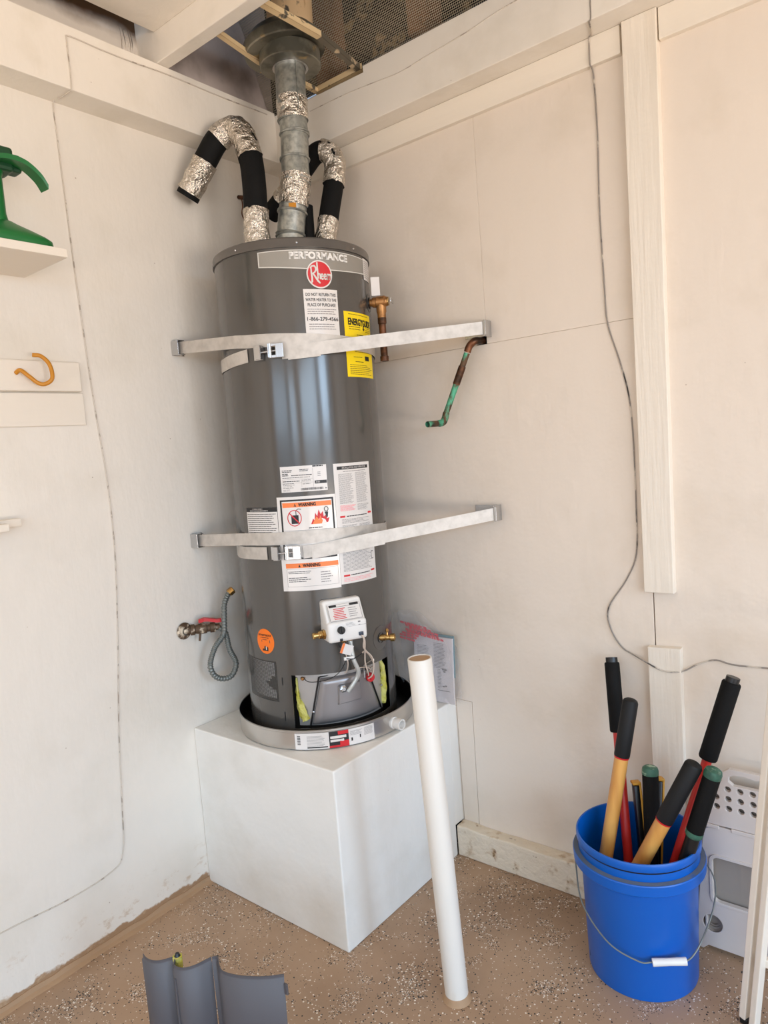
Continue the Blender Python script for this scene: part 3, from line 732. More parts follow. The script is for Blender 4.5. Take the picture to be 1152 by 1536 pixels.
# slanted label on the raked top
bm = B()
def quad(bm, a, b, c, d_, mi=0):
    f = bm.faces.new([bm.verts.new(FP(*p)) for p in (a, b, c, d_)]); f.material_index = mi
def sl(u, v, k=.0): # on slanted face: u across -1..1, v up 0..1
    return (CS + u*.048, .2775 + k - v*.0235, .358 + v*.0435)
def ql(bm, u0, v0, u1, v1, mi, k): quad(bm, sl(u0, v0, k), sl(u1, v0, k), sl(u1, v1, k), sl(u0, v1, k), mi)
ql(bm, -1, .0, 1, 1, 0, .0008)
ql(bm, -.9, .82, .9, .96, 1, .0013); ql(bm, -.45, .84, .35, .95, 0, .0016)
for i in range(7): ql(bm, -.75 + random.random()*.08, .12 + i*.095, .05 - random.random()*.15, .16 + i*.095, 2, .0013)
for i in range(5): ql(bm, .22, .18 + i*.12, .8 - random.random()*.2, .21 + i*.12, 3, .0013)
ql(bm, -.98, .02, .98, .045, 3, .0013); ql(bm, -.98, .02, -.96, .98, 3, .0013); ql(bm, .96, .02, .98, .98, 3, .0013)
obj('instruction_plate', bm, [M_WHITEPAPER, M_BLACKINK, M_REDINK, M_GREYINK], gas, local=True, smooth=False)
def fcyl(bm, s, d0, z, r, ln, n=20, mi=0):
    lathe(bm, [(0, 0), (r, 0), (r, ln*.85), (r*.9, ln), (0, ln)], n, Matrix.Translation(FP(s, d0, z)) @ Matrix.Translation((0, 0, 0)) @ fd.to_track_quat('Z', 'Y').to_matrix().to_4x4())
bm = B(); fcyl(bm, CS-.022, .283, .335, .0195, .0012, 28); obj('dial_plate', bm, M_WHITEP, gas, local=True)
bm = B(); fcyl(bm, CS-.022, .284, .335, .0105, .010, 20); box(bm, (CS-.0235, .293, .326), (CS-.0205, .2965, .344), .0006, mtx=FM)
obj('knob', bm, M_BLACK, gas, local=True)
bm = B(); box(bm, (CS-.026, .2825, .303), (CS-.018, .286, .311), .001, mtx=FM); obj('button', bm, M_BLACK, gas, local=True)
bm = B(); box(bm, (CS+.030, .2825, .311), (CS+.043, .287, .321), .001, mtx=FM); obj('connector', bm, M_BLUEBK, gas, local=True)
bm = B()
for (a, z, w_, h_) in ((CS+.030, .348, .007, .004), (CS+.031, .341, .005, .0015)): box(bm, (a, .2828, z), (a+w_, .2834, z+h_), mtx=FM)
for i in range(3): box(bm, (CS-.006, .2828, .344+i*.003), (CS+.022-.004*i, .2834, .3448+i*.003), mtx=FM)
obj('print', bm, M_GREYINK, gas, local=True, smooth=False)
bm = B(); box(bm, (CS-.005, .2825, .3402), (CS+.0572, .2832, .3408), mtx=FM); obj('seam_line', bm, M_GREYINK, gas, local=True, smooth=False)
# brass inlet on the left, nuts below
bm = B()
m_ = Matrix.Translation(FP(CS-.055, .250, .322)) @ (-sd).to_track_quat('Z', 'Y').to_matrix().to_4x4()
lathe(bm, [(0, 0), (.014, 0), (.014, .008), (.010, .010)], 6, m_); lathe(bm, [(.010, .009), (.011, .012), (.011, .02), (.008, .022), (.008, .030), (.0095, .031), (.0095, .036), (.0065, .038), (0, .038)], 20, m_)
obj('inlet_fitting', bm, M_BRASS, gas, local=True, label='brass inlet fitting')
bm = B()
for (s, zz) in ((CS-.005, .300), (CS+.014, .302)):
    lathe(bm, [(0, .004), (.009, .004), (.009, -.006), (.0075, -.008), (0, -.008)], 6, Matrix.Translation(FP(s, .255, zz)))
obj('pilot_nut', bm, M_BRASS, gas, local=True, label='brass nuts under the control box')
bm = B(); P0 = [FP(CS+.014, .255, .296), FP(CS+.016, .256, .265), FP(CS+.020, .258, .235), FP(CS+.031, .256, .205), FP(CS+.029, .25, .185), FP(CS+.014, .244, .160), FP(CS+.004, .238, .145)]
tube(bm, catmull(P0, 6), .0062, 12); bt = obj('burner_tube', bm, M_TUBE, gas, local=True, label='bent silver burner supply tube')
bm = B(); lathe(bm, [(0, 0), (.0105, 0), (.0105, .007), (.006, .010), (0, .010)], 6, align(FP(CS-.008, .226, .152), fd)); obj('burner_fitting', bm, M_STEEL, heater, local=True)
bm = B(); tube(bm, catmull([FP(CS-.005, .258, .296), FP(CS-.006, .262, .27), FP(CS+.0, .262, .235), FP(CS+.003, .24, .205), FP(CS+.002, .225, .195)], 5), .0016, 8); obj('pilot_tube', bm, M_WIRE_W, gas, local=True)
bm = B(); tube(bm, catmull([FP(CS-.030, .262, .302), FP(CS-.022, .266, .285), FP(CS-.004, .265, .26), FP(CS-.006, .24, .22), FP(CS-.028, .232, .195), FP(CS-.06, .22, .183), FP(CS-.10, .208, .184), FP(CS-.113, .196, .198)], 6), .0012, 6); obj('thermocouple_lead', bm, M_WIRE_B, gas, local=True)
bm = B(); tube(bm, catmull([FP(CS-.006, .268, .248), FP(CS+.012, .268, .244), FP(CS+.03, .262, .246), FP(CS+.046, .258, .252)], 5), .0016, 8)
obj('cable_tie', bm, M_BLACK, gas, local=True)
bm = B(); box(bm, (CS-.012, .262, .243), (CS+.018, .268, .252), .001, mtx=FM); obj('tie_sleeve', bm, M_WHITEP, gas, local=True)
bm = B(); bm2 = B(); mm = FM @ Matrix.Translation((CS-.004, .272, .275)) @ Matrix.Rotation(math.radians(24), 4, 'Y')
box(bm, (-.017, -.0004, -.014), (.017, .0004, .014), 0, mtx=mm); tag_ = obj('warning_tag', bm, M_WHITEPAPER, gas, local=True, smooth=False, label='small white and orange paper tag')
box(bm2, (-.017, .0005, -.014), (-.010, .0009, .014), 0, mtx=mm); obj('orange_stripe', bm2, M_ORANGE, tag_, local=True, smooth=False)
for k, pth in enumerate((
    [(CS+.036, .285, .313), (CS+.043, .285, .298), (CS+.044, .275, .275), (CS+.055, .268, .258), (CS+.075, .255, .235), (CS+.083, .245, .205), (CS+.08, .235, .175), (CS+.072, .225, .165)],
    [(CS+.039, .285, .313), (CS+.046, .283, .295), (CS+.048, .275, .27), (CS+.052, .262, .25), (CS+.056, .25, .22), (CS+.066, .24, .19), (CS+.072, .228, .175)],
    [(CS+.046, .258, .252), (CS+.054, .255, .255), (CS+.07, .250, .24), (CS+.088, .235, .205), (CS+.086, .225, .175), (CS+.078, .222, .165)],
    [(CS+.03, .226, .20), (CS+.055, .228, .202), (CS+.075, .225, .195), (CS+.086, .222, .18)])):
    bm = B(); tube(bm, catmull([FP(*q) for q in pth], 5), .0021 if k < 3 else .0014, 8); obj('lead_wire', bm, M_WIRE_W, gas, local=True)
bm = B(); fcyl(bm, CS+.083, .206, .163, .013, .012, 20); box(bm, (CS+.081, .217, .156), (CS+.085, .222, .170), .001, mtx=FM)
obj('igniter_switch', bm, M_REDP, heater, local=True, label='round red switch beside the burner door')
bm = B()
for (a, b) in (((CS+.062, .222, .205), (CS+.062, .222, .168)), ((CS+.062, .222, .205), (CS+.098, .212, .215)), ((CS+.098, .212, .215), (CS+.092, .214, .178)), ((CS+.062, .222, .185), (CS+.094, .214, .195)), ((CS+.062, .222, .205), (CS+.092, .214, .178))):
    tube(bm, [FP(*a), FP(*b)], .0016, 6)
obj('igniter_bracket', bm, M_STEEL, heater, local=True)
bm = B(); lathe(bm, [(0, 0), (.006, 0), (.006, .006), (.003, .009), (0, .009)], 12, align(HP(-60.5, .187, .208), HP(-60, ZO*0, 1)-Vector((0, 0, ZO)))); obj('sensor_bulb', bm, M_BRASSOLD, heater, local=True)
for th, z in ((-54, .088), (9, .118)):
    bm = B(); lathe(bm, [(0, .004), (.003, .003), (.004, 0)], 10, align(HP(th, z, .211), HP(th, 0, 1)-Vector((0, 0, ZO)))); obj('screw', bm, M_STEEL, heater, local=True)

# drain valve with rubber flange
bm = B()
def oval(bm, th, z, r1, lift, n=28):
    c = bm.verts.new(HP(th, z, R0+lift)); rg = [bm.verts.new(HP(th + math.degrees(r1*math.cos(2*PI*k/n)/R0), z + r1*math.sin(2*PI*k/n), R0+lift)) for k in range(n)]
    for k in range(n): bm.faces.new((c, rg[k], rg[(k+1) % n]))
oval(bm, 6.5, .266, .035, .0010); dv = obj('drain_valve', bm, M_GREYCAP, heater, local=True, label='brass drain valve on a round grey plate')
rd = Vector((math.cos(math.radians(6.5)), math.sin(math.radians(6.5)), 0))
bm = B(); lathe(bm, [(0, 0), (.015, 0), (.015, .003)], 24, align(HP(6.5, .266, R0), rd)); obj('opening', bm, M_BLACK, dv, local=True)
ddir = (Matrix.Rotation(math.radians(22), 3, 'Z') @ rd)
bm = B(); lathe(bm, [(0, 0), (.0095, 0), (.0095, .018), (.008, .02), (.008, .032), (.011, .034), (.0115, .040), (.0115, .046), (.0085, .047), (.0075, .040), (0, .040)], 20, align(HP(6.5, .266, R0-.004), ddir))
p = HP(6.5, .266, R0-.004) + ddir*.024
lathe(bm, [(0, -.004), (.004, 0), (.0035, .010), (.0055, .012), (.006, .016), (.002, .021), (0, .021)], 12, Matrix.Translation(p + Vector((0, 0, .006))))
obj('spigot', bm, M_BRASS, dv, local=True)

# temperature and pressure relief valve
tp = 27
bm = B(); oval(bm, tp, 1.242, .026, .0010); tpv = obj('relief_valve', bm, M_GREYCAP, heater, local=True, label='bronze relief valve with a downward pipe')
rd = Vector((math.cos(math.radians(tp)), math.sin(math.radians(tp)), 0))
bm = B(); lathe(bm, [(0, -.004), (.016, -.004), (.016, .004), (0, .004)], 20, align(HP(tp, 1.242), rd)); obj('opening', bm, M_BLACK, tpv, local=True)
TPC = HP(tp, 1.242, R0+.036)
bm = B(); lathe(bm, [(0, 0), (.0105, 0), (.0105, .012), (.014, .013), (.015, .018), (.015, .024), (.0165, .026), (.017, .050), (.0145, .052), (.013, .058), (0, .058)], 24, align(HP(tp, 1.242, R0-.002), rd))
lathe(bm, [(0, .0), (.0145, 0), (.0145, -.028), (.0125, -.034), (.0125, -.048), (0, -.048)], 20, Matrix.Translation(TPC))
obj('valve_body', bm, M_BRASSOLD, tpv, local=True)
bm = B(); lathe(bm, [(0, 0), (.0125, 0), (.0128, .003), (0, .0035)], 20, align(HP(tp, 1.242, R0+.0565), rd)); obj('cap_disc', bm, M_BRASS, tpv, local=True)
bm = B(); lathe(bm, [(0, -.046), (.0128, -.046), (.0128, -.062), (.0105, -.064), (.0105, -.155), (.0125, -.156), (.0125, -.170), (0, -.170)], 20, Matrix.Translation(TPC)); obj('discharge_pipe', bm, M_COPPER, tpv, local=True)
bm = B(); mm = align(HP(tp, 1.242, R0+.068), rd); box(bm, (-.020, -.006, -.001), (.020, .006, .001), .0005, mtx=mm); obj('test_lever', bm, M_STEEL, tpv, local=True)
bm = B(); a = TPC + Vector((0, 0, .020))
rt = Vector((.70, -.71, 0)); sdt = Vector((.71, .70, 0)); a = a + rd*(-.014); mm = Matrix(((sdt.x, rt.x, 0, a.x), (sdt.y, rt.y, 0, a.y), (0, 0, 1, a.z), (0, 0, 0, 1)))
box(bm, (-.013, -.004, -.002), (.013, .004, .052), .0015, mtx=mm); obj('paper_tag', bm, M_WHITEPAPER, tpv, local=True, smooth=False, label='blank white tag above the relief valve')

# drip pan
PC = Vector((.3015, -.287, .5006))
pan = thing('drip_pan', 'round aluminium drip pan with black inside under the tank', 'pan', loc=PC)
bm = B(); lathe(bm, [(.0, 0), (.266, 0), (.270, .003), (.2705, .050), (.2725, .052), (.2725, .0565), (.2695, .0575), (.2685, .056), (.2685, .0035), (0, .0030)], 96, Matrix.Translation(PC))
obj('pan_wall', bm, M_PAN, pan)
bm = B(); lathe(bm, [(0, .0034), (.2678, .0040), (.2682, .0555)], 96, Matrix.Translation(PC)); obj('pan_liner', bm, M_PANIN, pan, label='black inner face')
def PP(th, z, r): a = math.radians(th); return PC + Vector((r*math.cos(a), r*math.sin(a), z))
def pstick(bm, u0, v0, u1, v1, lift, mi=0, t0=-66, t1=-17.5, n=None):
    n = n or max(1, int((u1-u0)*16)); prev = None
    for i in range(n+1):
        th = t0 + (t1-t0)*(u0+(u1-u0)*i/n); c = [bm.verts.new(PP(th, .049 - v*.046, .2708+lift)) for v in (v0, v1)]
        if prev: f = bm.faces.new((prev[0], prev[1], c[1], c[0])); f.material_index = mi
        prev = c
bm = B(); pstick(bm, 0, 0, 1, 1, .0003); ps = obj('pan_sticker', bm, M_WHITEPAPER, pan, smooth=False, label='white sticker with red and black block')
bm = B(); pstick(bm, .42, 0, .66, 1, .0006, 0); pstick(bm, .53, 0, .66, .22, .0009, 1); pstick(bm, .55, .62, .66, 1, .0009, 1); pstick(bm, .42, .86, .55, .99, .0009, 1)
pstick(bm, .435, .28, .63, .44, .0009, 2); pstick(bm, .435, .50, .60, .64, .0009, 2)
for i in range(9): pstick(bm, .15, .18+.075*i, .38-.05*random.random(), .20+.075*i, .0006, 3); 
pstick(bm, .15, .85, .40, .92, .0006, 0)
for i in range(6): pstick(bm, .03, .15+i*.1, .07, .20+i*.1, .0006, 0)
for i in range(6): pstick(bm, .68, .14+.05*i, .84-.04*random.random(), .155+.05*i, .0006, 3)
for i in range(10): pstick(bm, .86, .10+.05*i, .98-.03*random.random(), .115+.05*i, .0006, 3)
pstick(bm, .69, .55, .71, .75, .0006, 0); pstick(bm, .80, .45, .815, .65, .0006, 0)
obj('print', bm, [M_BLACKINK, M_REDINK, M_WHITEPAPER, M_GREYINK], ps, smooth=False)
bm = B(); rd = Vector((math.cos(math.radians(-2)), math.sin(math.radians(-2)), 0)); mm = align(PP(-2, .026, .268), rd)
lathe(bm, [(0, 0), (.017, 0), (.017, .008), (.0135, .009), (.0135, .014), (.0155, .015), (.0155, .036), (.0125, .036), (.0125, .012), (0, .012)], 28, mm); obj('drain_fitting', bm, M_WHITEP, pan, label='white plastic drain outlet')

# ================================================================== STRAPS
def ribbon(bm, pts, ups, w, th):     # pts, outward normals
    prev = None
    for (p, nrm) in zip(pts, ups):
        c = [bm.verts.new(p + Vector((0, 0, s*w/2)) + nrm*k) for s, k in ((-1, 0), (1, 0), (1, th), (-1, th))]
        if prev:
            for i in range(4): bm.faces.new((prev[i], prev[(i+1) % 4], c[(i+1) % 4], c[i]))
        else: bm.faces.new(c)
        prev = c
    bm.faces.new(prev[::-1])
def arc_pts(keys, r, step=4):        # keys: (theta, z)
    out = []
    for (a, za), (b, zb) in zip(keys, keys[1:]):
        n = max(1, int(abs(b-a)/step))
        for i in range(n): t = i/n; out.append((a + (b-a)*t, za + (zb-za)*t))
    out.append(keys[-1])
    P_ = [HW(t, z, r) for t, z in out]; Nn = [(HM.to_3x3() @ Vector((math.cos(math.radians(t)), math.sin(math.radians(t)), 0))) for t, z in out]
    return P_, Nn
def strap(zA, zB, wallL, wallR, keysA, keysB, label, bz, bolt, dbl):
    t = thing('tank_strap', label, 'strap', loc=Vector((0, wallL[1], wallL[2])), group=None)
    c = Vector((.302, -.287, 0)); rA = R0+.0022
    # left band
    P_, Nn = arc_pts(keysA, rA)
    wl_ = Vector(wallL); n0 = Vector((0, -1, 0))
    seg = [wl_.lerp(P_[0], k/6) for k in range(6)]; nn = [Nn[0]]*6
    bm = B(); ribbon(bm, seg + P_, nn + Nn, .0355, .0011); obj('band', bm, M_GALVSTRAP, t, smooth=True, sharp=60)
    P_, Nn = arc_pts(keysB, rA+.0016)
    wr_ = Vector(wallR); seg = [P_[-1].lerp(wr_, k/8) for k in range(1, 9)]
    bm = B(); ribbon(bm, P_ + seg, Nn + [Nn[-1]]*8, .0355, .0011)
    # doubled-back end
    full = P_ + [P_[-1].lerp(wr_, k/40) for k in range(1, 20)]; fn = Nn + [Nn[-1]]*19; acc = 0; P2 = []; N2 = []
    for i, p in enumerate(full):
        if i: acc += (p-full[i-1]).length
        if .012 < acc < dbl: P2.append(p + fn[i]*.0013 - Vector((0, 0, .0035))); N2.append(fn[i])
    ribbon(bm, P2, N2, .036, .0008)
    obj('band', bm, M_GALVSTRAP, t, smooth=True, sharp=60)
    # brackets
    x, y, z = wallL
    bm = B(); box(bm, (0.0005, y-.012, z-.021), (.003, y+.03, z+.021), .0005); box(bm, (.0005, y-.013, z-.021), (.034, y-.0105, z+.021), .0005); box(bm, (.012, y-.012, z-.0215), (.034, y+.012, z-.0195), .0004); box(bm, (.012, y-.012, z+.0195), (.034, y+.012, z+.0215), .0004)
    obj('wall_bracket', bm, M_STEEL, t, smooth=False, label='left wall bracket')
    x, y, z = wallR
    bm = B(); box(bm, (x-.09, -.003, z-.018), (x-.004, -.0005, z+.022), .0005); box(bm, (x-.005, -.042, z-.023), (x-.002, -.0005, z+.023), .0005); box(bm, (x-.016, -.0385, z-.019), (x-.003, -.036, z+.019), .0006); box(bm, (x-.002, -.046, z-.021), (x+.006, -.030, z+.021), .0008)
    obj('wall_bracket', bm, M_STEEL, t, smooth=False, label='right wall bracket')
    # buckle
    def hm(th, zz, rr): # local frame: tangent, radial, up at theta
        p = HW(th, zz, rr); a = math.radians(th); rr_ = HM.to_3x3() @ Vector((math.cos(a), math.sin(a), 0)); tt = HM.to_3x3() @ Vector((-math.sin(a), math.cos(a), 0)); uu = HM.to_3x3() @ Vector((0, 0, 1))
        return Matrix(((tt.x, rr_.x, uu.x, p.x), (tt.y, rr_.y, uu.y, p.y), (tt.z, rr_.z, uu.z, p.z), (0, 0, 0, 1)))
    a0, a1 = bolt
    mm = hm(a0, bz, rA+.001); bm = B()
    box(bm, (-.020, .0012, -.0185), (.010, .0035, .0185), .0008, mtx=mm); box(bm, (.007, 0, -.0185), (.010, .020, .0185), .0008, mtx=mm); box(bm, (-.006, .0165, -.0185), (.010, .020, .0185), .0008, mtx=mm); box(bm, (-.008, .002, .0165), (.010, .019, .0185), .0005, mtx=mm)
    obj('buckle', bm, M_STEEL, t, smooth=False)
    mm = hm(a1, bz+.002, rA+.003); bm = B()
    box(bm, (-.008, 0, -.0185), (-.005, .021, .0185), .0008, mtx=mm); box(bm, (-.008, .012, -.0195), (.030, .0145, -.012), .0008, mtx=mm); box(bm, (-.008, .012, .011), (.030, .0145, .0185), .0008, mtx=mm); box(bm, (.012, .0115, -.0195), (.034, .015, .0185), .0012, mtx=mm); box(bm, (-.008, .0, -.0195), (.034, .0135, -.0180), .0004, mtx=mm)
    lathe(bm, [(0, -.0185), (.0055, -.0185), (.0055, .0185), (0, .0185)], 14, mm @ Matrix.Translation((-.004, .0125, 0)))
    obj('buckle', bm, M_STEEL, t, smooth=False)
    pa = hm(a0, bz, rA+.001) @ Vector((.002, .011, 0)); pb = hm(a1, bz+.002, rA+.003) @ Vector((.022, .0085, 0))
    bm = B(); tube(bm, [pa, pb], .0027, 12); dd = (pb-pa).normalized(); lathe(bm, [(0, -.004), (.0058, -.004), (.0058, .003), (0, .003)], 6, align(pa.lerp(pb, .55), dd))
    obj('bolt', bm, M_STEEL, t)
    return t
def tang(P_, side):    # tangent theta on the tank from a world point
    q = HM.inverted() @ Vector(P_); d_ = math.hypot(q.x, q.y); a = math.degrees(math.atan2(q.y, q.x)); b = math.degrees(math.acos((R0+.003)/d_))
    return a + side*b
wL = (.018, -.503, 1.663); wR = (.8065, -.0375, 1.632); tL = tang(wL, 1); tR = tang(wR, -1)
strap(0, 0, wL, wR, [(tL, 1.136), (-82, 1.131), (-49, 1.123), (-20, 1.1175), (5, 1.112), (30, 1.108), (90, 1.098), (180, 1.087), (247, 1.084), (278, 1.093)],
      [(-56, 1.0915), (-48, 1.093), (tR, 1.0955)], 'upper galvanised strap holding the tank to both walls', 1.095, (-71, -62), .115)
wL = (.018, -.504, 1.077); wR = (.8035, -.0375, 1.103); tL = tang(wL, 1); tR = tang(wR, -1)
strap(0, 0, wL, wR, [(tL, .587), (-79, .588), (-50, .590), (-30, .590), (5, .585), (30, .578), (90, .57), (180, .555), (247, .545), (281, .548)],
      [(-52, .549), (-46, .5505), (tR, .5525)], 'lower galvanised strap crossing the warning stickers on the tank', .549, (-70, -61), .235)

# ================================================================== VENT AND PIPES ABOVE
vent = thing('vent_pipe', 'bare galvanised sheet metal vent pipe rising from the top of the tank', 'vent pipe', loc=(.309, -.280, 1.893))
bm = B(); tube(bm, [(.3345, -.2545, 2.285), (.3345, -.2545, 2.33), (.338, -.251, 2.439), (.338, -.251, 2.47)], .0435, 32); tube(bm, catmull([(.377, -.271, 2.30), (.380, -.269, 2.44)], 2), .0016, 6)
obj('upper_pipe', bm, M_GALV, vent)
def gore(pts, rr):
    bm = B(); tube(bm, pts, rr, 32); 
    for q in (0, -1):
        a = Vector(pts[q]); b_ = Vector(pts[1 if q == 0 else -2]); dd = (a-b_).normalized()
        lathe(bm, [(rr-.001, -.003), (rr+.003, -.0022), (rr+.0045, 0), (rr+.003, .0022), (rr-.001, .003)], 32, align(a - dd*.004, dd))
    return bm
segs = [((.309, -.281, 1.895), (.310, -.280, 1.965)), ((.310, -.280, 1.96), (.318, -.272, 2.03)), ((.318, -.272, 2.025), (.334, -.262, 2.115)), ((.334, -.262, 2.11), (.331, -.256, 2.18)), ((.331, -.256, 2.175), (.3355, -.2535, 2.25)), ((.3355, -.2535, 2.245), (.335, -.254, 2.29))]
for a, b_ in segs: obj('elbow_gore', gore([a, b_], .0405), M_GALV, vent)
def foil(pts, rr, parent, wob=.0032, seg=36, n=8, name='foil_tape'):
    pts = catmull(pts, n); bm = B(); tube(bm, pts, rr, seg, caps=False, wob=wob)
    for v in bm.verts: v.co += Vector((noise.noise(v.co*70), noise.noise(v.co*70+Vector((9, 0, 0))), noise.noise(v.co*70+Vector((0, 9, 0)))))*.0018
    return obj(name, bm, M_FOIL, parent, smooth=True, sharp=80)
foil([(.309, -.281, 1.894), (.309, -.281, 1.91), (.3095, -.2805, 1.935)], .0455, vent)
foil([(.322, -.269, 2.045), (.330, -.265, 2.085), (.335, -.261, 2.13)], .0440, vent)
foil([(.3352, -.2543, 2.285), (.3355, -.254, 2.31), (.336, -.253, 2.345)], .0455, vent, wob=.0025)
bm = B(); mm = align((.3485, -.300, 2.035), (.62, -.78, .05)); box(bm, (-.011, -.007, -.001), (.011, .007, .001), .0005, mtx=mm); obj('orange_tag', bm, M_HOOK, vent, smooth=False)

collar = thing('vent_collar', 'oily galvanised round collar where the vent pipe meets the flue', 'collar', loc=(.338, -.251, 2.43))
bm = B(); lathe(bm, [(.047, 0), (.086, 0), (.0885, .002), (.0885, .040), (.080, .046), (.052, .052), (.047, .052), (.047, 0)], 48, Matrix.Translation((.339, -.250, 2.433))); obj('lower_ring', bm, M_FLANGE, collar)
bm = B(); lathe(bm, [(.05, 0), (.114, 0), (.117, .003), (.117, .028), (.095, .052), (.068, .07), (.05, .07)], 48, Matrix.Translation((.330, -.258, 2.472)) @ Matrix.Rotation(math.radians(6), 4, Vector((1, -1, 0)))); obj('upper_ring', bm, M_FLANGE, collar)
bm = B(); lathe(bm, [(.0445, -.004), (.052, -.004), (.052, .003), (.0445, .003)], 32, Matrix.Translation((.3385, -.2505, 2.434)), closed=True); obj('seal_ring', bm, M_STEEL, collar)
bm = B(); tube(bm, [(.345, -.245, 2.52), (.347, -.243, 2.60), (.350, -.240, 2.90), (.352, -.238, 2.995)], .066, 40); solo('flue', bm, M_FLUE, 'wide cream flue pipe with peeling rusty paint going up through the ceiling gap', 'flue')
# metal angle strips round the flue
sup = thing('flue_support', 'cream metal angle strips framing the gap around the flue', 'bracket', loc=(.36, -.27, 2.455))
def angle(a, b_, m, w_=.018):
    bm = B(); a = Vector(a); b_ = Vector(b_); d_ = (b_-a); L_ = d_.length; mm = align(a, d_)
    zloc = mm.to_3x3().inverted() @ Vector((0, 0, 1))
    ang = math.atan2(zloc.y, zloc.x); mm = mm @ Matrix.Rotation(ang, 4, 'Z')
    box(bm, (0, -w_/2, 0), (.0015, w_/2, L_), .0003, mtx=mm); box(bm, (0, w_/2-.0015, 0), (w_*.9, w_/2, L_), .0003, mtx=mm)
    obj('angle_strip', bm, m, sup, smooth=False)
angle((.464, -.486, 2.463), (.468, -.26, 2.46), M_ANGLE); angle((.468, -.26, 2.46), (.444, -.065, 2.448), M_ANGLEG)
angle((.290, -.486, 2.463), (.262, -.30, 2.457), M_ANGLE, .015); angle((.262, -.30, 2.457), (.27, -.056, 2.448), M_ANGLE, .015)
angle((.27, -.060, 2.448), (.46, -.060, 2.448), M_ANGLE, .02)

def insulated(name, label, path, sections, r, seg=32):
    """sections: list of (t0, t1, 'foam'|'foil')"""
    t = thing(name, label, 'pipe', loc=Vector(path[0]), group='insulated pipes above the tank')
    P_ = catmull(path, 12); n = len(P_)-1
    for t0, t1, k in sections:
        i0 = int(t0*n); i1 = int(math.ceil(t1*n)); sub = P_[i0:i1+1]
        if k == 'foam':
            bm = B(); tube(bm, sub, r, seg); obj('foam_sleeve', bm, M_FOAM, t, sharp=60)
        else:
            bm = B(); tube(bm, sub, r+.0022, seg, caps=False, wob=.003)
            for v in bm.verts: v.co += Vector((noise.noise(v.co*60), noise.noise(v.co*60+Vector((9, 0, 0))), noise.noise(v.co*60+Vector((0, 9, 0)))))*.0022
            obj('foil_wrap', bm, M_FOIL, t, sharp=80)
    return t
insulated('insulated_pipe', 'thick black and foil wrapped pipe arching left to the white wall', [(.2635, -.372, 1.893), (.262, -.368, 1.98), (.258, -.358, 2.10), (.243, -.350, 2.19), (.212, -.348, 2.262), (.178, -.354, 2.284), (.140, -.378, 2.262), (.108, -.398, 2.215), (.066, -.420, 2.150), (.040, -.432, 2.112)],
          [(0, 1, 'foam'), (.035, .155, 'foil'), (.33, .66, 'foil'), (.80, .955, 'foil')], .0345)
insulated('insulated_pipe', 'thick black and foil wrapped pipe arching behind the vent pipe on the right', [(.353, -.1915, 1.893), (.355, -.178, 1.95), (.358, -.150, 2.05), (.361, -.123, 2.14), (.358, -.112, 2.20), (.336, -.122, 2.235), (.300, -.132, 2.235), (.25, -.135, 2.205), (.195, -.140, 2.165), (.15, -.150, 2.13), (.10, -.155, 2.10)],
          [(0, 1, 'foam'), (.04, .16, 'foil'), (.29, .53, 'foil'), (.78, .90, 'foil')], .0305)
bm = B(); tube(bm, catmull([(.315, -.215, 1.893), (.313, -.21, 1.97), (.310, -.205, 2.06)], 5), .022, 20); solo('foam_offcut', bm, M_FOAM, 'narrow black foam sleeve standing behind the vent pipe', 'pipe insulation')
bm = B(); tube(bm, catmull([(.0, -.195, 2.170), (.012, -.193, 2.168), (.022, -.200, 2.14), (.022, -.205, 2.11), (.028, -.19, 2.085), (.04, -.165, 2.075)], 6), .0022, 8)
tube(bm, catmull([(.0, -.195, 2.175), (.03, -.19, 2.165), (.06, -.17, 2.15)], 5), .0065, 10); solo('copper_stub', bm, M_COPPER, 'thin dark copper loop poking from the left wall behind the foam pipe', 'copper tube')

# ================================================================== LEFT WALL THINGS
# shelf with green stand
sh = B(); box(sh, (.0005, -1.9, 1.816), (.224, -.932, 1.836), .0015); solo('shelf', sh, M_TRIMH, 'white painted wall shelf holding the green plastic stand', 'shelf', smooth=False)
g = thing('hose_stand', 'dark green plastic stand with flared foot and curved arm on the white shelf', 'stand', loc=(.155, -1.035, 1.8365))
GC = Vector((.150, -1.046, 1.8365))
def ring_loft(bm, secs, n=40):     # secs: (z, hx, hy, power)
    rings = []
    for (z, hx_, hy_, pw, oy) in secs:
        ring = []
        for k in range(n):
            a = 2*PI*k/n; c, s = math.cos(a), math.sin(a)
            ring.append(bm.verts.new(GC + Vector((hx_*abs(c)**pw*math.copysign(1, c), oy + hy_*abs(s)**pw*math.copysign(1, s), z))))
        rings.append(ring)
    for a, b_ in zip(rings, rings[1:]):
        for k in range(n): bm.faces.new((a[k], a[(k+1) % n], b_[(k+1) % n], b_[k]))
    bm.faces.new(rings[0][::-1]); bm.faces.new(rings[-1])
bm = B(); ring_loft(bm, [(.0, .072, .101, .6, 0), (.006, .074, .104, .6, 0), (.016, .073, .103, .6, 0), (.024, .066, .094, .65, 0), (.038, .05, .07, .8, 0), (.050, .034, .042, .9, 0), (.056, .028, .03, 1, 0)]); obj('flared_foot', bm, M_GREEN, g, sharp=45)
bm = B(); ring_loft(bm, [(.05, .026, .026, 1, -.005), (.075, .021, .021, 1, -.005), (.155, .021, .021, 1, -.005), (.175, .026, .026, 1, -.005)], 28); obj('column', bm, M_GREEN, g)
bm = B(); box(bm, GC + Vector((-.035, -.10, .168)), GC + Vector((.028, .038, .222)), .008); box(bm, GC + Vector((-.018, .02, .172)), GC + Vector((.020, .058, .212)), .006); obj('top_block', bm, M_GREEND, g, smooth=False)
bm = B()
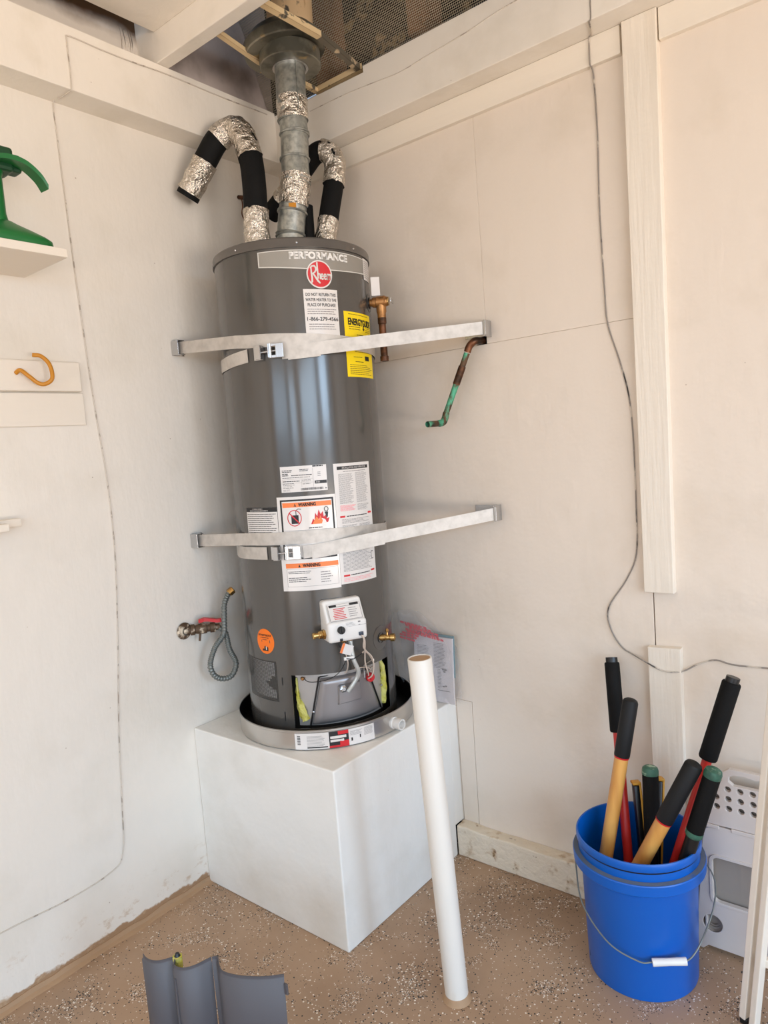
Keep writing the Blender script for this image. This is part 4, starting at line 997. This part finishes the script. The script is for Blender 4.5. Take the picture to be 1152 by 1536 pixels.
arc = catmull([GC + Vector((.045, y, z)) for y, z in ((-.10, .155), (-.05, .168), (.0, .186), (.045, .184), (.078, .163), (.094, .140))], 6)
prev = None
for p in arc:
    c = [bm.verts.new(p + Vector((dx, 0, dz))) for dx, dz in ((-.022, -.004), (.014, -.006), (.016, .004), (-.022, .004))]
    if prev:
        for i in range(4): bm.faces.new((prev[i], prev[(i+1) % 4], c[(i+1) % 4], c[i]))
    else: bm.faces.new(c)
    prev = c
bm.faces.new(prev[::-1]); obj('curved_arm', bm, M_GREEN, g)
# hook rail
bm = B(); box(bm, (.0005, -1.9, 1.5285), (.021, -.822, 1.606), .0035); solo('hook_rail', bm, M_TRIMH, 'upper white wooden rail on the left wall carrying the orange hook', 'rail', smooth=False)
bm = B(); box(bm, (.0005, -1.9, 1.440), (.008, -.815, 1.5255), .002); solo('backing_board', bm, M_TRIMH, 'plain thin white board directly below the hook rail', 'board', smooth=False)
bm = B(); tube(bm, catmull([(.020, -.992, 1.572), (.032, -.985, 1.578), (.045, -.972, 1.562), (.052, -.955, 1.545), (.060, -.94, 1.542), (.068, -.925, 1.556), (.062, -.925, 1.59), (.050, -.938, 1.612), (.040, -.955, 1.616)], 6), .0052, 12); solo('wall_hook', bm, M_HOOK, 'orange vinyl coated hook screwed into the white rail', 'hook')
bm = B(); box(bm, (.0005, -1.9, 1.193), (.042, -1.030, 1.213), .003); box(bm, (.0425, -1.9, 1.187), (.085, -1.078, 1.206), .003); solo('lower_shelf', bm, M_TRIMH, 'small white ledge at the left edge below the hook rail', 'ledge', smooth=False)
# cords
def cord(pts, r, m, label, n=5, name='cord'):
    bm = B(); P_ = catmull(pts, n); tube(bm, P_, r, 8)
    return solo(name, bm, m, label, 'cord')
cord([(.0915, -.12, 2.428), (.0915, -.31, 2.423), (.0915, -.5, 2.423), (.0915, -.607, 2.4175), (.0915, -.704, 2.4155), (.0915, -.789, 2.4165), (.0915, -.797, 2.402), (.0915, -.797, 2.324), (.0915, -.799, 2.284), (.088, -.80, 2.2815), (.04, -.802, 2.281), (.004, -.804, 2.278), (.0025, -.802, 2.155), (.0025, -.795, 1.811), (.0025, -.784, 1.508), (.0025, -.771, 1.287), (.0025, -.772, 1.081), (.0025, -.793, .837), (.0025, -.821, .574), (.0025, -.835, .384), (.0025, -.850, .235), (.0025, -.893, .198), (.0025, -1.018, .189), (.0025, -1.187, .199), (.0025, -1.5, .20)], .0017, M_WIRE_P, 'thin painted cord running down the left wall and bending away above the floor')
cord([(1.171, -.085, 2.44), (1.171, -.085, 2.329), (1.170, -.085, 2.288), (1.165, -.082, 2.2825), (1.150, -.03, 2.282), (1.138, -.018, 2.279), (1.137, -.018, 2.222), (1.139, -.004, 2.20), (1.142, -.003, 2.06), (1.138, -.003, 1.882), (1.141, -.003, 1.683), (1.145, -.003, 1.59), (1.171, -.003, 1.494), (1.19, -.003, 1.407), (1.197, -.003, 1.305), (1.197, -.003, 1.116), (1.192, -.003, .994), (1.162, -.003, .922), (1.112, -.004, .846), (1.113, -.004, .791), (1.14, -.004, .742), (1.171, -.006, .724), (1.206, -.023, .715), (1.25, -.024, .6965), (1.285, -.024, .6965), (1.305, -.012, .70), (1.338, -.003, .72), (1.378, -.003, .734), (1.43, -.003, .727), (1.60, -.003, .735)], .0019, M_WIRE_G, 'grey cord hanging down the right wall and looping across the lower batten')
cord([(.25, -.085, 2.394), (.40, -.085, 2.392), (.509, -.085, 2.385), (.607, -.085, 2.378), (.70, -.085, 2.385), (.832, -.085, 2.394), (.972, -.085, 2.409), (1.3, -.085, 2.415)], .0014, M_WIRE_P, 'thin painted cord stapled along the face of the right-hand beam')
# gas stop and flex line
gsv = thing('gas_stop_valve', 'paint spattered gas valve with red lever on the left wall', 'valve', loc=(0, -.565, .80))
GD = Vector((.55, .82, -.02)).normalized(); G0 = Vector((.002, -.576, .808))
bm = B(); lathe(bm, [(0, 0), (.024, 0), (.026, .003), (.020, .010), (.012, .012)], 24, align(G0, (1, 0, 0))); obj('escutcheon', bm, M_VALVE, gsv)
bm = B(); lathe(bm, [(0, 0), (.012, 0), (.012, .02), (.017, .021), (.017, .032), (.013, .034), (.015, .045), (.0165, .056), (.015, .068), (.012, .070), (.012, .078), (.0155, .079), (.0155, .094), (.010, .096), (.010, .108), (0, .108)], 16, align(G0, GD))
tube(bm, [G0 + GD*.056, G0 + GD*.056 + Vector((0, 0, .024))], .0055, 10); tube(bm, [G0 + GD*.05, G0 + GD*.045 + Vector((.004, -.004, -.036))], .0035, 8)
obj('valve_body', bm, M_VALVE, gsv)
bm = B(); a = G0 + GD*.056 + Vector((0, 0, .022)); mm = align(a, GD); 
lp = [a + GD*t + Vector((0, 0, z)) for t, z in ((-.010, .002), (.006, .006), (.02, .004), (.045, -.002), (.058, -.002))]
prev = None
for p, wd in zip(lp, (.006, .010, .008, .009, .007)):
    sdv = GD.cross(Vector((0, 0, 1))).normalized(); c = [bm.verts.new(p + sdv*wd*k + Vector((0, 0, h))) for k, h in ((-1, -.005), (1, -.005), (1, .005), (-1, .005))]
    if prev:
        for i in range(4): bm.faces.new((prev[i], prev[(i+1) % 4], c[(i+1) % 4], c[i]))
    else: bm.faces.new(c)
    prev = c
bm.faces.new(prev[::-1]); obj('lever', bm, M_REDP, gsv, smooth=False, label='red lever')
ends = G0 + GD*.100
flex = thing('flexible_connector', 'grey ribbed flexible gas hose looped below the red-lever valve', 'hose', loc=ends)
bm = B(); P_ = catmull([ends, ends + Vector((.016, .016, -.020)), (.088, -.478, .735), (.094, -.463, .685), (.086, -.483, .648), (.072, -.522, .655), (.068, -.540, .695), (.072, -.522, .745), (.082, -.490, .785), (.084, -.484, .83), (.082, -.476, .875), (.080, -.455, .905)], 22)
P3 = [P_[0]]; acc = 0
for a, b_ in zip(P_, P_[1:]):
    n_ = max(1, int((b_-a).length/.0011))
    for k in range(1, n_+1): P3.append(a.lerp(b_, k/n_))
tube(bm, P3, [.0082 + .0011*math.sin(i*2*PI/4.6) for i in range(len(P3))], 12); obj('ribbed_tube', bm, M_FLEX, flex, sharp=80)
a = P_[-1]; dd = (P_[-1]-P_[-3]).normalized()
bm = B(); lathe(bm, [(0, 0), (.0095, 0), (.0125, .003), (.0125, .017), (.0105, .019), (.0085, .019), (.0085, .006), (0, .006)], 6, align(a, (dd + Vector((.5, .6, 0))).normalized())); obj('flare_nut', bm, M_BRASS, flex, smooth=False, label='brass nut at the free end')

# ================================================================== RIGHT WALL THINGS
cu = thing('copper_pipe', 'old green stained copper pipe bent out of the hole in the right wall', 'copper pipe', loc=(.769, 0, 1.602))
e1 = [(.769, .01, 1.603), (.769, -.018, 1.603), (.764, -.034, 1.600), (.752, -.040, 1.588), (.745, -.042, 1.572)]
bm = B(); tube(bm, catmull(e1, 6), .0105, 16); obj('elbow', bm, M_COPPER, cu)
bm = B(); A_ = Vector((.744, -.042, 1.57)); Z_ = Vector((.672, -.062, 1.405)); tube(bm, [A_, Z_], .0088, 16); obj('riser', bm, M_VERDI, cu)
bm = B(); tube(bm, [A_.lerp(Z_, .22), A_.lerp(Z_, .52)], .0108, 16); obj('coupling', bm, M_COPPER, cu)
bm = B(); tube(bm, catmull([Z_, (.669, -.066, 1.390), (.667, -.075, 1.3785), (.664, -.092, 1.3755)], 6), .0102, 16); obj('elbow', bm, M_VERDI, cu)
bm = B(); lathe(bm, [(.0088, 0), (.0088, .052), (.0076, .052), (.0076, .01), (0, .01)], 20, align((.664, -.090, 1.3755), (-.12, -1, -.02))); obj('open_end', bm, M_VERDI, cu)

# bag and booklet behind the tank
bk = thing('manual', 'folded instruction booklet standing inside the clear bag on the plinth', 'booklet', loc=(.54, -.03, .501))
def bmx(u, v, k):   # booklet plane
    return Vector((.470 + u*.148, -.030 - k + .020*v*0 - .012*(1-v), .503 + v*.207 - .012*u*0))
bm = B()
vs = [bm.verts.new(bmx(u, v, k)) for k in (0, .006) for u, v in ((0, 0), (1, 0), (1, 1), (0, 1))]
for q in ((0, 1, 2, 3), (4, 5, 6, 7), (0, 1, 5, 4), (1, 2, 6, 5), (2, 3, 7, 6), (3, 0, 4, 7)): bm.faces.new([vs[i] for i in q])
obj('pages', bm, M_PAPER, bk, smooth=False)
bm = B()
vs = [bm.verts.new(bmx(u, v, k)) for k in (-.003, .0005) for u, v in ((0.02, .4), (1.02, .4), (1.02, 1.035), (.02, 1.045))]
for q in ((0, 1, 2, 3), (4, 5, 6, 7), (0, 1, 5, 4), (1, 2, 6, 5), (2, 3, 7, 6), (3, 0, 4, 7)): bm.faces.new([vs[i] for i in q])
obj('cover_sheet', bm, M_TEAL, bk, smooth=False, label='blue green back sheet')
bm = B()
def bl(u0, v0, u1, v1): bm.faces.new([bm.verts.new(bmx(u, v, .0066)) for u, v in ((u0, v0), (u1, v0), (u1, v1), (u0, v1))])
for i in range(22):
    bl(.08, .84 - i*.022, .42 - .1*random.random(), .846 - i*.022)
    if i < 18: bl(.52, .90 - i*.022, .84 - .1*random.random(), .907 - i*.022)
for i in range(14): bl(.60 + .01*i*0, .50 - i*.022, .66 + .05*random.random(), .507 - i*.022)
for (u, v) in ((.72, .50), (.78, .50), (.75, .47), (.78, .25), (.72, .24)): bl(u, v, u+.06, v+.02)
bl(.60, .18, .92, .19)
obj('print', bm, M_GREYINK, bk, smooth=False)
bag = thing('plastic_bag', 'clear crinkled plastic bag with red print leaning on the wall behind the tank', 'bag', loc=(.52, -.04, .501))
def bagsheet(y0, amp, seed):
    bm = B(); G = {}
    nu, nv = 34, 38
    for i in range(nu+1):
        for j in range(nv+1):
            u, v = i/nu, j/nv
            top = .782 - .16*max(0, u-.35)**1.25*1.15 + .012*noise.noise(Vector((u*6, seed, 0)))
            x = .398 + .05*(1-v)**4 + u*(.232 - .01*v - .05*(1-v)**4) ; z = .503 + (top-.503)*v
            x += .010*noise.noise(Vector((seed, v*5, 1)))*(1 if i in (0, nu) else .6)
            p = Vector((x, y0, z)); p.y += amp*(noise.noise(p*16 + Vector((seed, 0, 0))) + .6*abs(noise.noise(p*34 + Vector((seed, 3, 0)))))
            p.y = min(-.002, p.y)
            G[i, j] = bm.verts.new(p)
    for i in range(nu):
        for j in range(nv): bm.faces.new((G[i, j], G[i+1, j], G[i+1, j+1], G[i, j+1]))
    return bm
obj('front_sheet', bagsheet(-.052, .010, 4.2), M_BAG, bag, sharp=80)
obj('back_sheet', bagsheet(-.016, .006, 9.1), M_BAG, bag, sharp=80)
bm = B()
for row, (z0, x0, x1) in enumerate(((.742, .435, .535), (.736, .455, .555), (.730, .47, .57), (.722, .455, .585), (.716, .46, .59), (.708, .44, .50), (.700, .43, .49), (.690, .43, .485))):
    x = x0
    while x < x1:
        wd = random.uniform(.006, .016); zz = z0 + .02*(.5-(x-.43)/.17) ; bm.faces.new([bm.verts.new((xx, -.0585, zzz)) for xx, zzz in ((x, zz), (x+wd, zz-.003), (x+wd+.002, zz+.0035), (x+.002, zz+.006))]); x += wd + .003
obj('red_print', bm, M_REDT2, bag, smooth=False)

# white standpipe
sp = thing('standpipe', 'white plastic pipe standing on the floor in front of the plinth', 'pipe', loc=(.910, -.544, 0))
P0 = Vector((.910, -.544, -.0)); P1 = Vector((.889, -.566, .836))
bm = B(); dd = (P1-P0); L_ = dd.length; lathe(bm, [(0, 0), (.0275, 0), (.0278, .02), (.0278, L_-.001), (.0272, L_), (.0245, L_), (.0243, L_-.004), (0, L_-.004)], 40, align(P0 + Vector((0, 0, .001)), dd)); pp = obj('pipe_wall', bm, M_PVC, sp)
bm = B(); lathe(bm, [(0, L_-.0035), (.0243, L_-.0035), (.0243, L_-.001), (.01, L_-.0006), (0, L_-.0005)], 32, align(P0, dd)); obj('end_plug', bm, M_TAN, sp, label='tan filled top')
bm = B(); lathe(bm, [(.027, .016), (.029, .014), (.031, .005), (.035, .0005), (0, .0)], 36, Matrix.Translation(P0)); obj('floor_collar', bm, M_TAN, sp, label='tan sealant at the foot')

# grey door panel on the floor
dp = thing('jacket_door_panel', 'loose dark grey curved sheet metal panel standing on the floor at the bottom edge', 'metal panel', loc=(.65, -1.05, 0))
HZ = .300
def sheet(pts, z0, z1, th, taper=0.0, ntop=.006):
    P_ = [Vector((p[0], p[1], 0)) for p in pts]; bm = B(); n = len(P_); rows = []
    cen = sum(P_, Vector())/n
    nn = []
    for i in range(n):
        t = (P_[min(n-1, i+1)] - P_[max(0, i-1)]).normalized(); nn.append(Vector((t.y, -t.x, 0)))
    for z in (z0, z0+(z1-z0)*.5, z1-.010, z1-.008, z1-.004, z1):
        off = -.0028 if z > z1-.009 else 0
        k = 1 - taper*(z1-z)/(z1-z0)
        rows.append(([bm.verts.new(cen + (p-cen)*k + q*off + Vector((0, 0, z))) for p, q in zip(P_, nn)], [bm.verts.new(cen + (p-cen)*k + q*(off-th) + Vector((0, 0, z))) for p, q in zip(P_, nn)]))
    for (a, b_), (c, d_) in zip(rows, rows[1:]):
        for i in range(n-1):
            bm.faces.new((a[i], a[i+1], c[i+1], c[i])); bm.faces.new((b_[i+1], b_[i], d_[i], d_[i+1]))
    for (a, b_), (c, d_) in zip(rows, rows[1:]):
        bm.faces.new((a[0], c[0], d_[0], b_[0])); bm.faces.new((a[-1], b_[-1], d_[-1], c[-1]))
    a, b_ = rows[-1]; c, d_ = rows[0]
    for i in range(n-1): bm.faces.new((a[i], a[i+1], b_[i+1], b_[i])); bm.faces.new((c[i], d_[i], d_[i+1], c[i+1]))
    return bm
LFT = catmull([(.5065, -1.101, 0), (.522, -1.104, 0), (.541, -1.102, 0), (.559, -1.091, 0), (.573, -1.070, 0)], 5)
MID = catmull([(.577, -1.072, 0), (.588, -1.082, 0), (.604, -1.083, 0), (.620, -1.076, 0), (.633, -1.058, 0), (.640, -1.034, 0), (.643, -1.024, 0)], 5)
RGT = catmull([(.643, -1.024, 0), (.650, -1.018, 0), (.662, -1.026, 0), (.690, -1.038, 0), (.725, -1.030, 0), (.755, -1.015, 0), (.783, -.996, 0), (.806, -.974, 0)], 5)
obj('left_leaf', sheet(LFT, .0015, HZ, .0015, .10), M_DOOR, dp, sharp=70)
obj('middle_leaf', sheet(MID, .0015, HZ, .0015, .05), M_DOOR, dp, sharp=70)
obj('right_leaf', sheet(RGT, .0015, HZ, .0015, .05), M_DOOR, dp, sharp=70)
bm = B(); tube(bm, [(.573, -1.062, .02), (.574, -1.060, .2), (.5745, -1.060, HZ-.002)], .010, 12, wob=.002); obj('insulation_roll', bm, M_YINS, dp, label='strip of yellow green insulation')
bm = B(); tube(bm, [(.5735, -1.059, HZ-.003), (.5735, -1.059, HZ+.004)], [.007, .004], 10); obj('insulation_end', bm, M_BLACK, dp)
bm = B(); tube(bm, [(.598, -1.085, .03), (.598, -1.0845, .15), (.598, -1.0842, .275)], .0022, 8); obj('pressed_rib', bm, M_DOOR, dp)
bm = B(); box(bm, (.806, -.977, .262), (.815, -.973, .285), .001); obj('locating_tab', bm, M_DOOR, dp, smooth=False)

# ================================================================== BUCKET AND TOOLS
BC = Vector((1.232, -.196, .0008))
bu = thing('bucket', 'bright blue plastic bucket full of long-handled garden tools', 'bucket', loc=BC)
bm = B(); prof = [(0, .004), (.118, .004), (.119, .0), (.1265, .0), (.1275, .004), (.1345, .262), (.1365, .268), (.1368, .2695), (.1500, .2705), (.1525, .273), (.1535, .296), (.1520, .2985), (.1395, .3005), (.1395, .3015), (.1400, .3220), (.1425, .3235), (.1440, .3265), (.1440, .3400), (.1425, .3430), (.1395, .3430), (.1380, .3400), (.1365, .300), (.1335, .262), (.1245, .006), (0, .006)]
lathe(bm, prof, 72, Matrix.Translation(BC)); obj('shell', bm, M_BLUE, bu, sharp=30)
bm = B(); lathe(bm, [(.1405, .3008), (.1518, .2992)], 72, Matrix.Translation(BC)); obj('dusty_ledge', bm, M_DIRT, bu, label='grey dust on the collar ledge')
bm = B(); lathe(bm, [(.1402, .3190), (.1408, .3200), (.1408, .3225), (.1402, .3232)], 72, Matrix.Translation(BC)); obj('rim_groove', bm, M_BLACK, bu)
# bail wire hanging on the camera side, with white grip
cd_ = Vector((.607, -1.62, 0)).normalized(); cs_ = Vector((cd_.y, -cd_.x, 0)) * -1   # front dir, right dir
def bp(s, d_, z): return BC + cs_*s + cd_*d_ + Vector((0, 0, z))
left = bp(-.150, -.02, .262); right = bp(.150, -.035, .268)
gl = bp(.020, .143, .112); gr_ = bp(.093, .131, .118)
bm = B(); tube(bm, catmull([left, bp(-.148, .01, .235), bp(-.132, .075, .185), bp(-.075, .130, .136), bp(-.01, .146, .112), gl], 7), .0019, 8)
tube(bm, catmull([gr_, bp(.108, .122, .128), bp(.128, .10, .15), bp(.160, .045, .195), bp(.170, .0, .235), right], 7), .0019, 8); tube(bm, [gl, gr_], .0019, 8); ba = obj('bail_wire', bm, M_FLEX, bu, label='thin steel wire handle')
bm = B(); dd = gr_-gl; lathe(bm, [(0, 0), (.0085, 0), (.0088, .002), (.0080, dd.length*.5), (.0088, dd.length-.002), (.0085, dd.length), (0, dd.length)], 20, align(gl, dd)); obj('grip', bm, M_WHITEP, ba, label='white plastic grip')
for s, p in ((-1, left), (1, right)):
    bm = B(); lathe(bm, [(0, 0), (.017, 0), (.017, .006), (.011, .010), (0, .010)], 16, align(p - (p-BC-Vector((0, 0, p.z-BC.z))).normalized()*.010, (p - Vector((BC.x, BC.y, p.z))))); obj('ear', bm, M_BLUE, bu)

def handle(parent, top, bot, grip_len, rg, rs, mg, ms, name, label, round_top=True, neck=None, ring=None, seg=20):
    top = Vector(top); bot = Vector(bot); d_ = (bot-top); L_ = d_.length; u = d_.normalized()
    bm = B(); tube(bm, [top + u*(grip_len-.02), bot], rs, seg); hnd = obj(name, bm, ms, parent, label=label)
    bm = B()
    if round_top: prof = [(0, 0), (rg*.55, .0008), (rg*.85, .004), (rg, .010), (rg, grip_len-.003), (rg*.96, grip_len), (0, grip_len)]
    else: prof = [(0, .012), (rg*.6, .012), (rg*.92, .013), (rg, .016), (rg, grip_len-.004), (rg*.9, grip_len), (0, grip_len)]
    lathe(bm, prof, 28, align(top, u)); obj('grip', bm, mg, hnd)
    if neck:
        bm = B(); lathe(bm, [(0, 0), (neck, 0), (neck*1.02, .004), (neck*1.02, .014), (0, .014)], 24, align(top, u)); obj('end_plug', bm, M_BLACK, hnd)
    if ring:
        bm = B(); lathe(bm, [(0, grip_len), (rg*.97, grip_len), (rg*.93, grip_len+.004), (0, grip_len+.004)], 24, align(top, u)); obj('ring', bm, ring, hnd)
    return hnd, u
# red loppers
t = thing('lopper', 'long loppers with red tubes and thick black foam grips in the blue bucket', 'loppers', loc=(1.235, -.20, .03))
handle(t, (1.130, -.048, .722), (1.214, -.200, .115), .190, .0192, .0118, M_FOAM, M_REDT, 'handle', 'red handle with long foam grip', False, .0150)
handle(t, (1.438, -.100, .730), (1.268, -.212, .115), .205, .0208, .0112, M_FOAM, M_REDT, 'handle', 'red handle with long foam grip', False, .0150)
bm = B(); mm = Matrix.Translation((1.232, -.199, .09)); box(bm, (-.035, -.012, -.02), (.05, .012, .03), .004, mtx=mm); obj('pivot', bm, M_BLACK, t, smooth=False)
bm = B()
plt = plate([[(-.012, 0), (.018, .0), (.030, -.04), (.018, -.074), (.006, -.080), (.010, -.05), (-.006, -.02)]], .004, Matrix.Translation((1.235, -.199, .085)) @ XZ); obj('blade', plt, M_STEEL, t, smooth=False)
# wooden loppers
t = thing('lopper', 'loppers with pale wooden handles and rounded black rubber grips in the bucket', 'loppers', loc=(1.15, -.24, .03))
handle(t, (1.215, -.150, .658), (1.125, -.236, .062), .147, .0190, .0168, M_RUBBER, M_ASH, 'handle', 'wooden handle with black grip', True, None, M_REDINK)
handle(t, (1.378, -.210, .556), (1.158, -.262, .085), .165, .0200, .0178, M_RUBBER, M_ASH, 'handle', 'wooden handle with black grip', True, None, M_REDINK)
bm = B(); box(bm, (1.128, -.275, .022), (1.17, -.245, .085), .005); obj('blade_head', bm, M_BLACK, t, smooth=False)
# hedge shears with scuffed green ends
t = thing('hedge_shears', 'shears with thick black handles and scuffed green ends in the bucket', 'shears', loc=(1.26, -.20, .03))
h1, u = handle(t, (1.251, -.140, .489), (1.262, -.185, .075), .185, .0192, .0135, M_FOAM, M_BLACK, 'handle', 'black handle with green end')
bm = B(); lathe(bm, [(0, -.001), (.012, -.0005), (.0175, .003), (.0198, .010), (.0198, .020), (.0192, .0205)], 28, align((1.251, -.140, .489), u)); obj('end_cap', bm, M_TEALEND, h1)
h2, u = handle(t, (1.417, -.205, .548), (1.285, -.232, .09), .170, .0190, .0155, M_FOAM, M_BLACK, 'handle', 'black handle with green end', True, None, M_TEALEND)
bm = B(); lathe(bm, [(0, -.001), (.012, -.0005), (.0175, .003), (.0196, .010), (.0196, .020), (.0190, .0205)], 28, align((1.417, -.205, .548), u)); obj('end_cap', bm, M_TEALEND, h2)
bm = B(); lathe(bm, [(0, .160), (.0196, .160), (.0196, .170), (0, .170)], 28, align((1.417, -.205, .548), u)); obj('collar', bm, M_TEALEND, h2)
bm = B(); box(bm, (1.255, -.245, .016), (1.30, -.195, .085), .006); obj('pivot_head', bm, M_BLACK, t, smooth=False)
# yellow black pruning shears
t = thing('pruning_shears', 'short shears with yellow backed black handles deep in the bucket', 'shears', loc=(1.24, -.15, .05))
def flat_handle(top, bot):
    top = Vector(top); bot = Vector(bot); u = (bot-top).normalized(); L_ = (bot-top).length; mm = align(top, u)
    ww = mm.to_3x3().inverted() @ Vector((.8, .6, 0)); mm = mm @ Matrix.Rotation(math.atan2(ww.y, ww.x), 4, 'Z')
    bm = B(); box(bm, (-.004, -.012, 0), (.010, .012, L_), .003, mtx=mm); h = obj('handle', bm, M_BLACK, t)
    bm = B(); box(bm, (.009, -.013, -.006), (.0145, .013, L_*.9), .002, mtx=mm); box(bm, (-.006, -.013, -.008), (.0145, .013, -.001), .002, mtx=mm); obj('yellow_spine', bm, M_YEL, h)
flat_handle((1.205, -.128, .425), (1.236, -.165, .13)); flat_handle((1.250, -.088, .43), (1.250, -.150, .13))
bm = B(); box(bm, (1.225, -.172, .04), (1.262, -.142, .13), .004); obj('blade_head', bm, M_BLACK, t, smooth=False)

# ================================================================== STEP STOOL (folded)
st = thing('step_stool', 'folded off-white plastic step stool standing against the wall behind the bucket', 'step stool', loc=(1.49, -.06, 0))
SY = -.060
def SM(y): return Matrix.Translation((0, y, .002)) @ XZ
x0, x1 = 1.322, 1.70
low = [(x0, 0), (x0+.012, .022), (x1-.012, .022), (x1, 0), (x1-.006, .335), (x0+.022, .335)]
low = [(x0, .0), (x0+.018, .0), (x0+.03, .012), (x1-.03, .012), (x1-.018, 0), (x1, 0), (x1-.010, .315), (x1-.03, .333), (x0+.045, .333), (x0+.026, .315)]
win = rrect(1.366, .135, 1.63, .255, .016)
bm = plate([low, win, circ(1.364, .074, .0225, 24), circ(1.64, .074, .0225, 24)], .010, SM(SY), .0015); obj('leg_panel', bm, M_STOOL, st, smooth=False)
bm = plate([rrect(1.361, .130, 1.635, .260, .018), rrect(1.368, .137, 1.628, .253, .015)], .012, SM(SY-.003), .0008)
obj('window_rim', bm, M_STOOL, st, smooth=False)
bm = B(); box(bm, (1.34, SY+.012, .03), (1.66, SY+.014, .30)); obj('rear_panel', bm, M_STOOLG, st, smooth=False)
for cx in (1.364, 1.64):
    bm = B(); lathe(bm, [(.0215, 0), (.0225, -.004), (.020, -.010), (.0155, -.010), (.0155, -.014), (.011, -.014)], 28, Matrix.Translation((cx, SY-.006, .076)) @ Matrix.Rotation(PI/2, 4, 'X')); obj('foot_socket', bm, M_STOOLG, st)
holes = []
for r_i in range(3):
    for c_i in range(-1, 9):
        holes.append(circ(1.4085 + .0272*c_i + .0006*r_i, .4345 - .0245*r_i, .0073, 16))
top = [(x0+.022, .337), (x1-.02, .337), (x1-.02, .452), (1.632, .452), (1.632, .474), (1.620, .486), (1.412, .486), (1.396, .474), (1.396, .452), (x0+.034, .450)]
hh = [(1.422, .472), (1.412, .466), (1.411, .454), (1.421, .446)] + [(1.60, .446), (1.608, .456), (1.60, .472)] + [(1.60 - .022*k, .472 + (.002 if k % 2 else -.002)) for k in range(1, 8)]
holes = [h for h in holes if min(p[0] for p in h) > x0+.03]
bm = plate([top, hh] + holes, .011, SM(SY), .001); obj('step_panel', bm, M_STOOL, st, smooth=False, label='upper panel with round holes and a hand slot')
bm = B(); box(bm, (x0+.03, SY+.012, .345), (x1-.03, SY+.014, .44)); obj('step_backing', bm, M_STOOLG, st, smooth=False)
for cx in (1.335, 1.414, 1.49, 1.566, 1.64):
    bm = B(); box(bm, (cx-.0, SY-.009, .3290), (cx+.052, SY-.0045, .3385), .0015); obj('hinge', bm, M_STOOL, st, smooth=False)
bm = B(); box(bm, (x0+.024, SY-.006, .02), (x0+.030, SY+.03, .30), .002); obj('side_flange', bm, M_STOOL, st, smooth=False)

# cream folding frame at the right edge
fr = thing('folding_frame', 'cream metal folding frame standing at the right edge beside the stool', 'frame', loc=(1.475, -.25, 0))
def rail(a, b_, w_, d_, nm='rail'):
    a = Vector(a); b_ = Vector(b_); u = (b_-a); L_ = u.length; zz = u.normalized(); vx = Vector((.936, -.351, 0)); vx = (vx - zz*vx.dot(zz)).normalized(); vy = zz.cross(vx)
    mm = Matrix(((vx.x, vy.x, zz.x, a.x), (vx.y, vy.y, zz.y, a.y), (vx.z, vy.z, zz.z, a.z), (0, 0, 0, 1)))
    bm = B(); box(bm, (-w_/2, -d_/2, 0), (w_/2, d_/2, L_), .002, mtx=mm); return obj(nm, bm, M_FRAME, fr, smooth=False)
rail((1.4735, -.25, .012), (1.556, -.25, .84), .0145, .024); rail((1.494, -.262, .003), (1.580, -.262, .84), .014, .022)
rail((1.85, -.24, .012), (1.85, -.24, .84), .0145, .024)
bm = B(); box(bm, (1.503, -.258, .150), (1.85, -.242, .168), .002); box(bm, (1.55, -.262, .82), (1.87, -.238, .845), .003); obj('cross_bar', bm, M_FRAME, fr, smooth=False)
bm = B(); box(bm, (1.465, -.262, .0005), (1.482, -.238, .014), .003); box(bm, (1.842, -.252, .0005), (1.858, -.228, .014), .003); obj('foot_cap', bm, M_BLACK, fr, smooth=False)
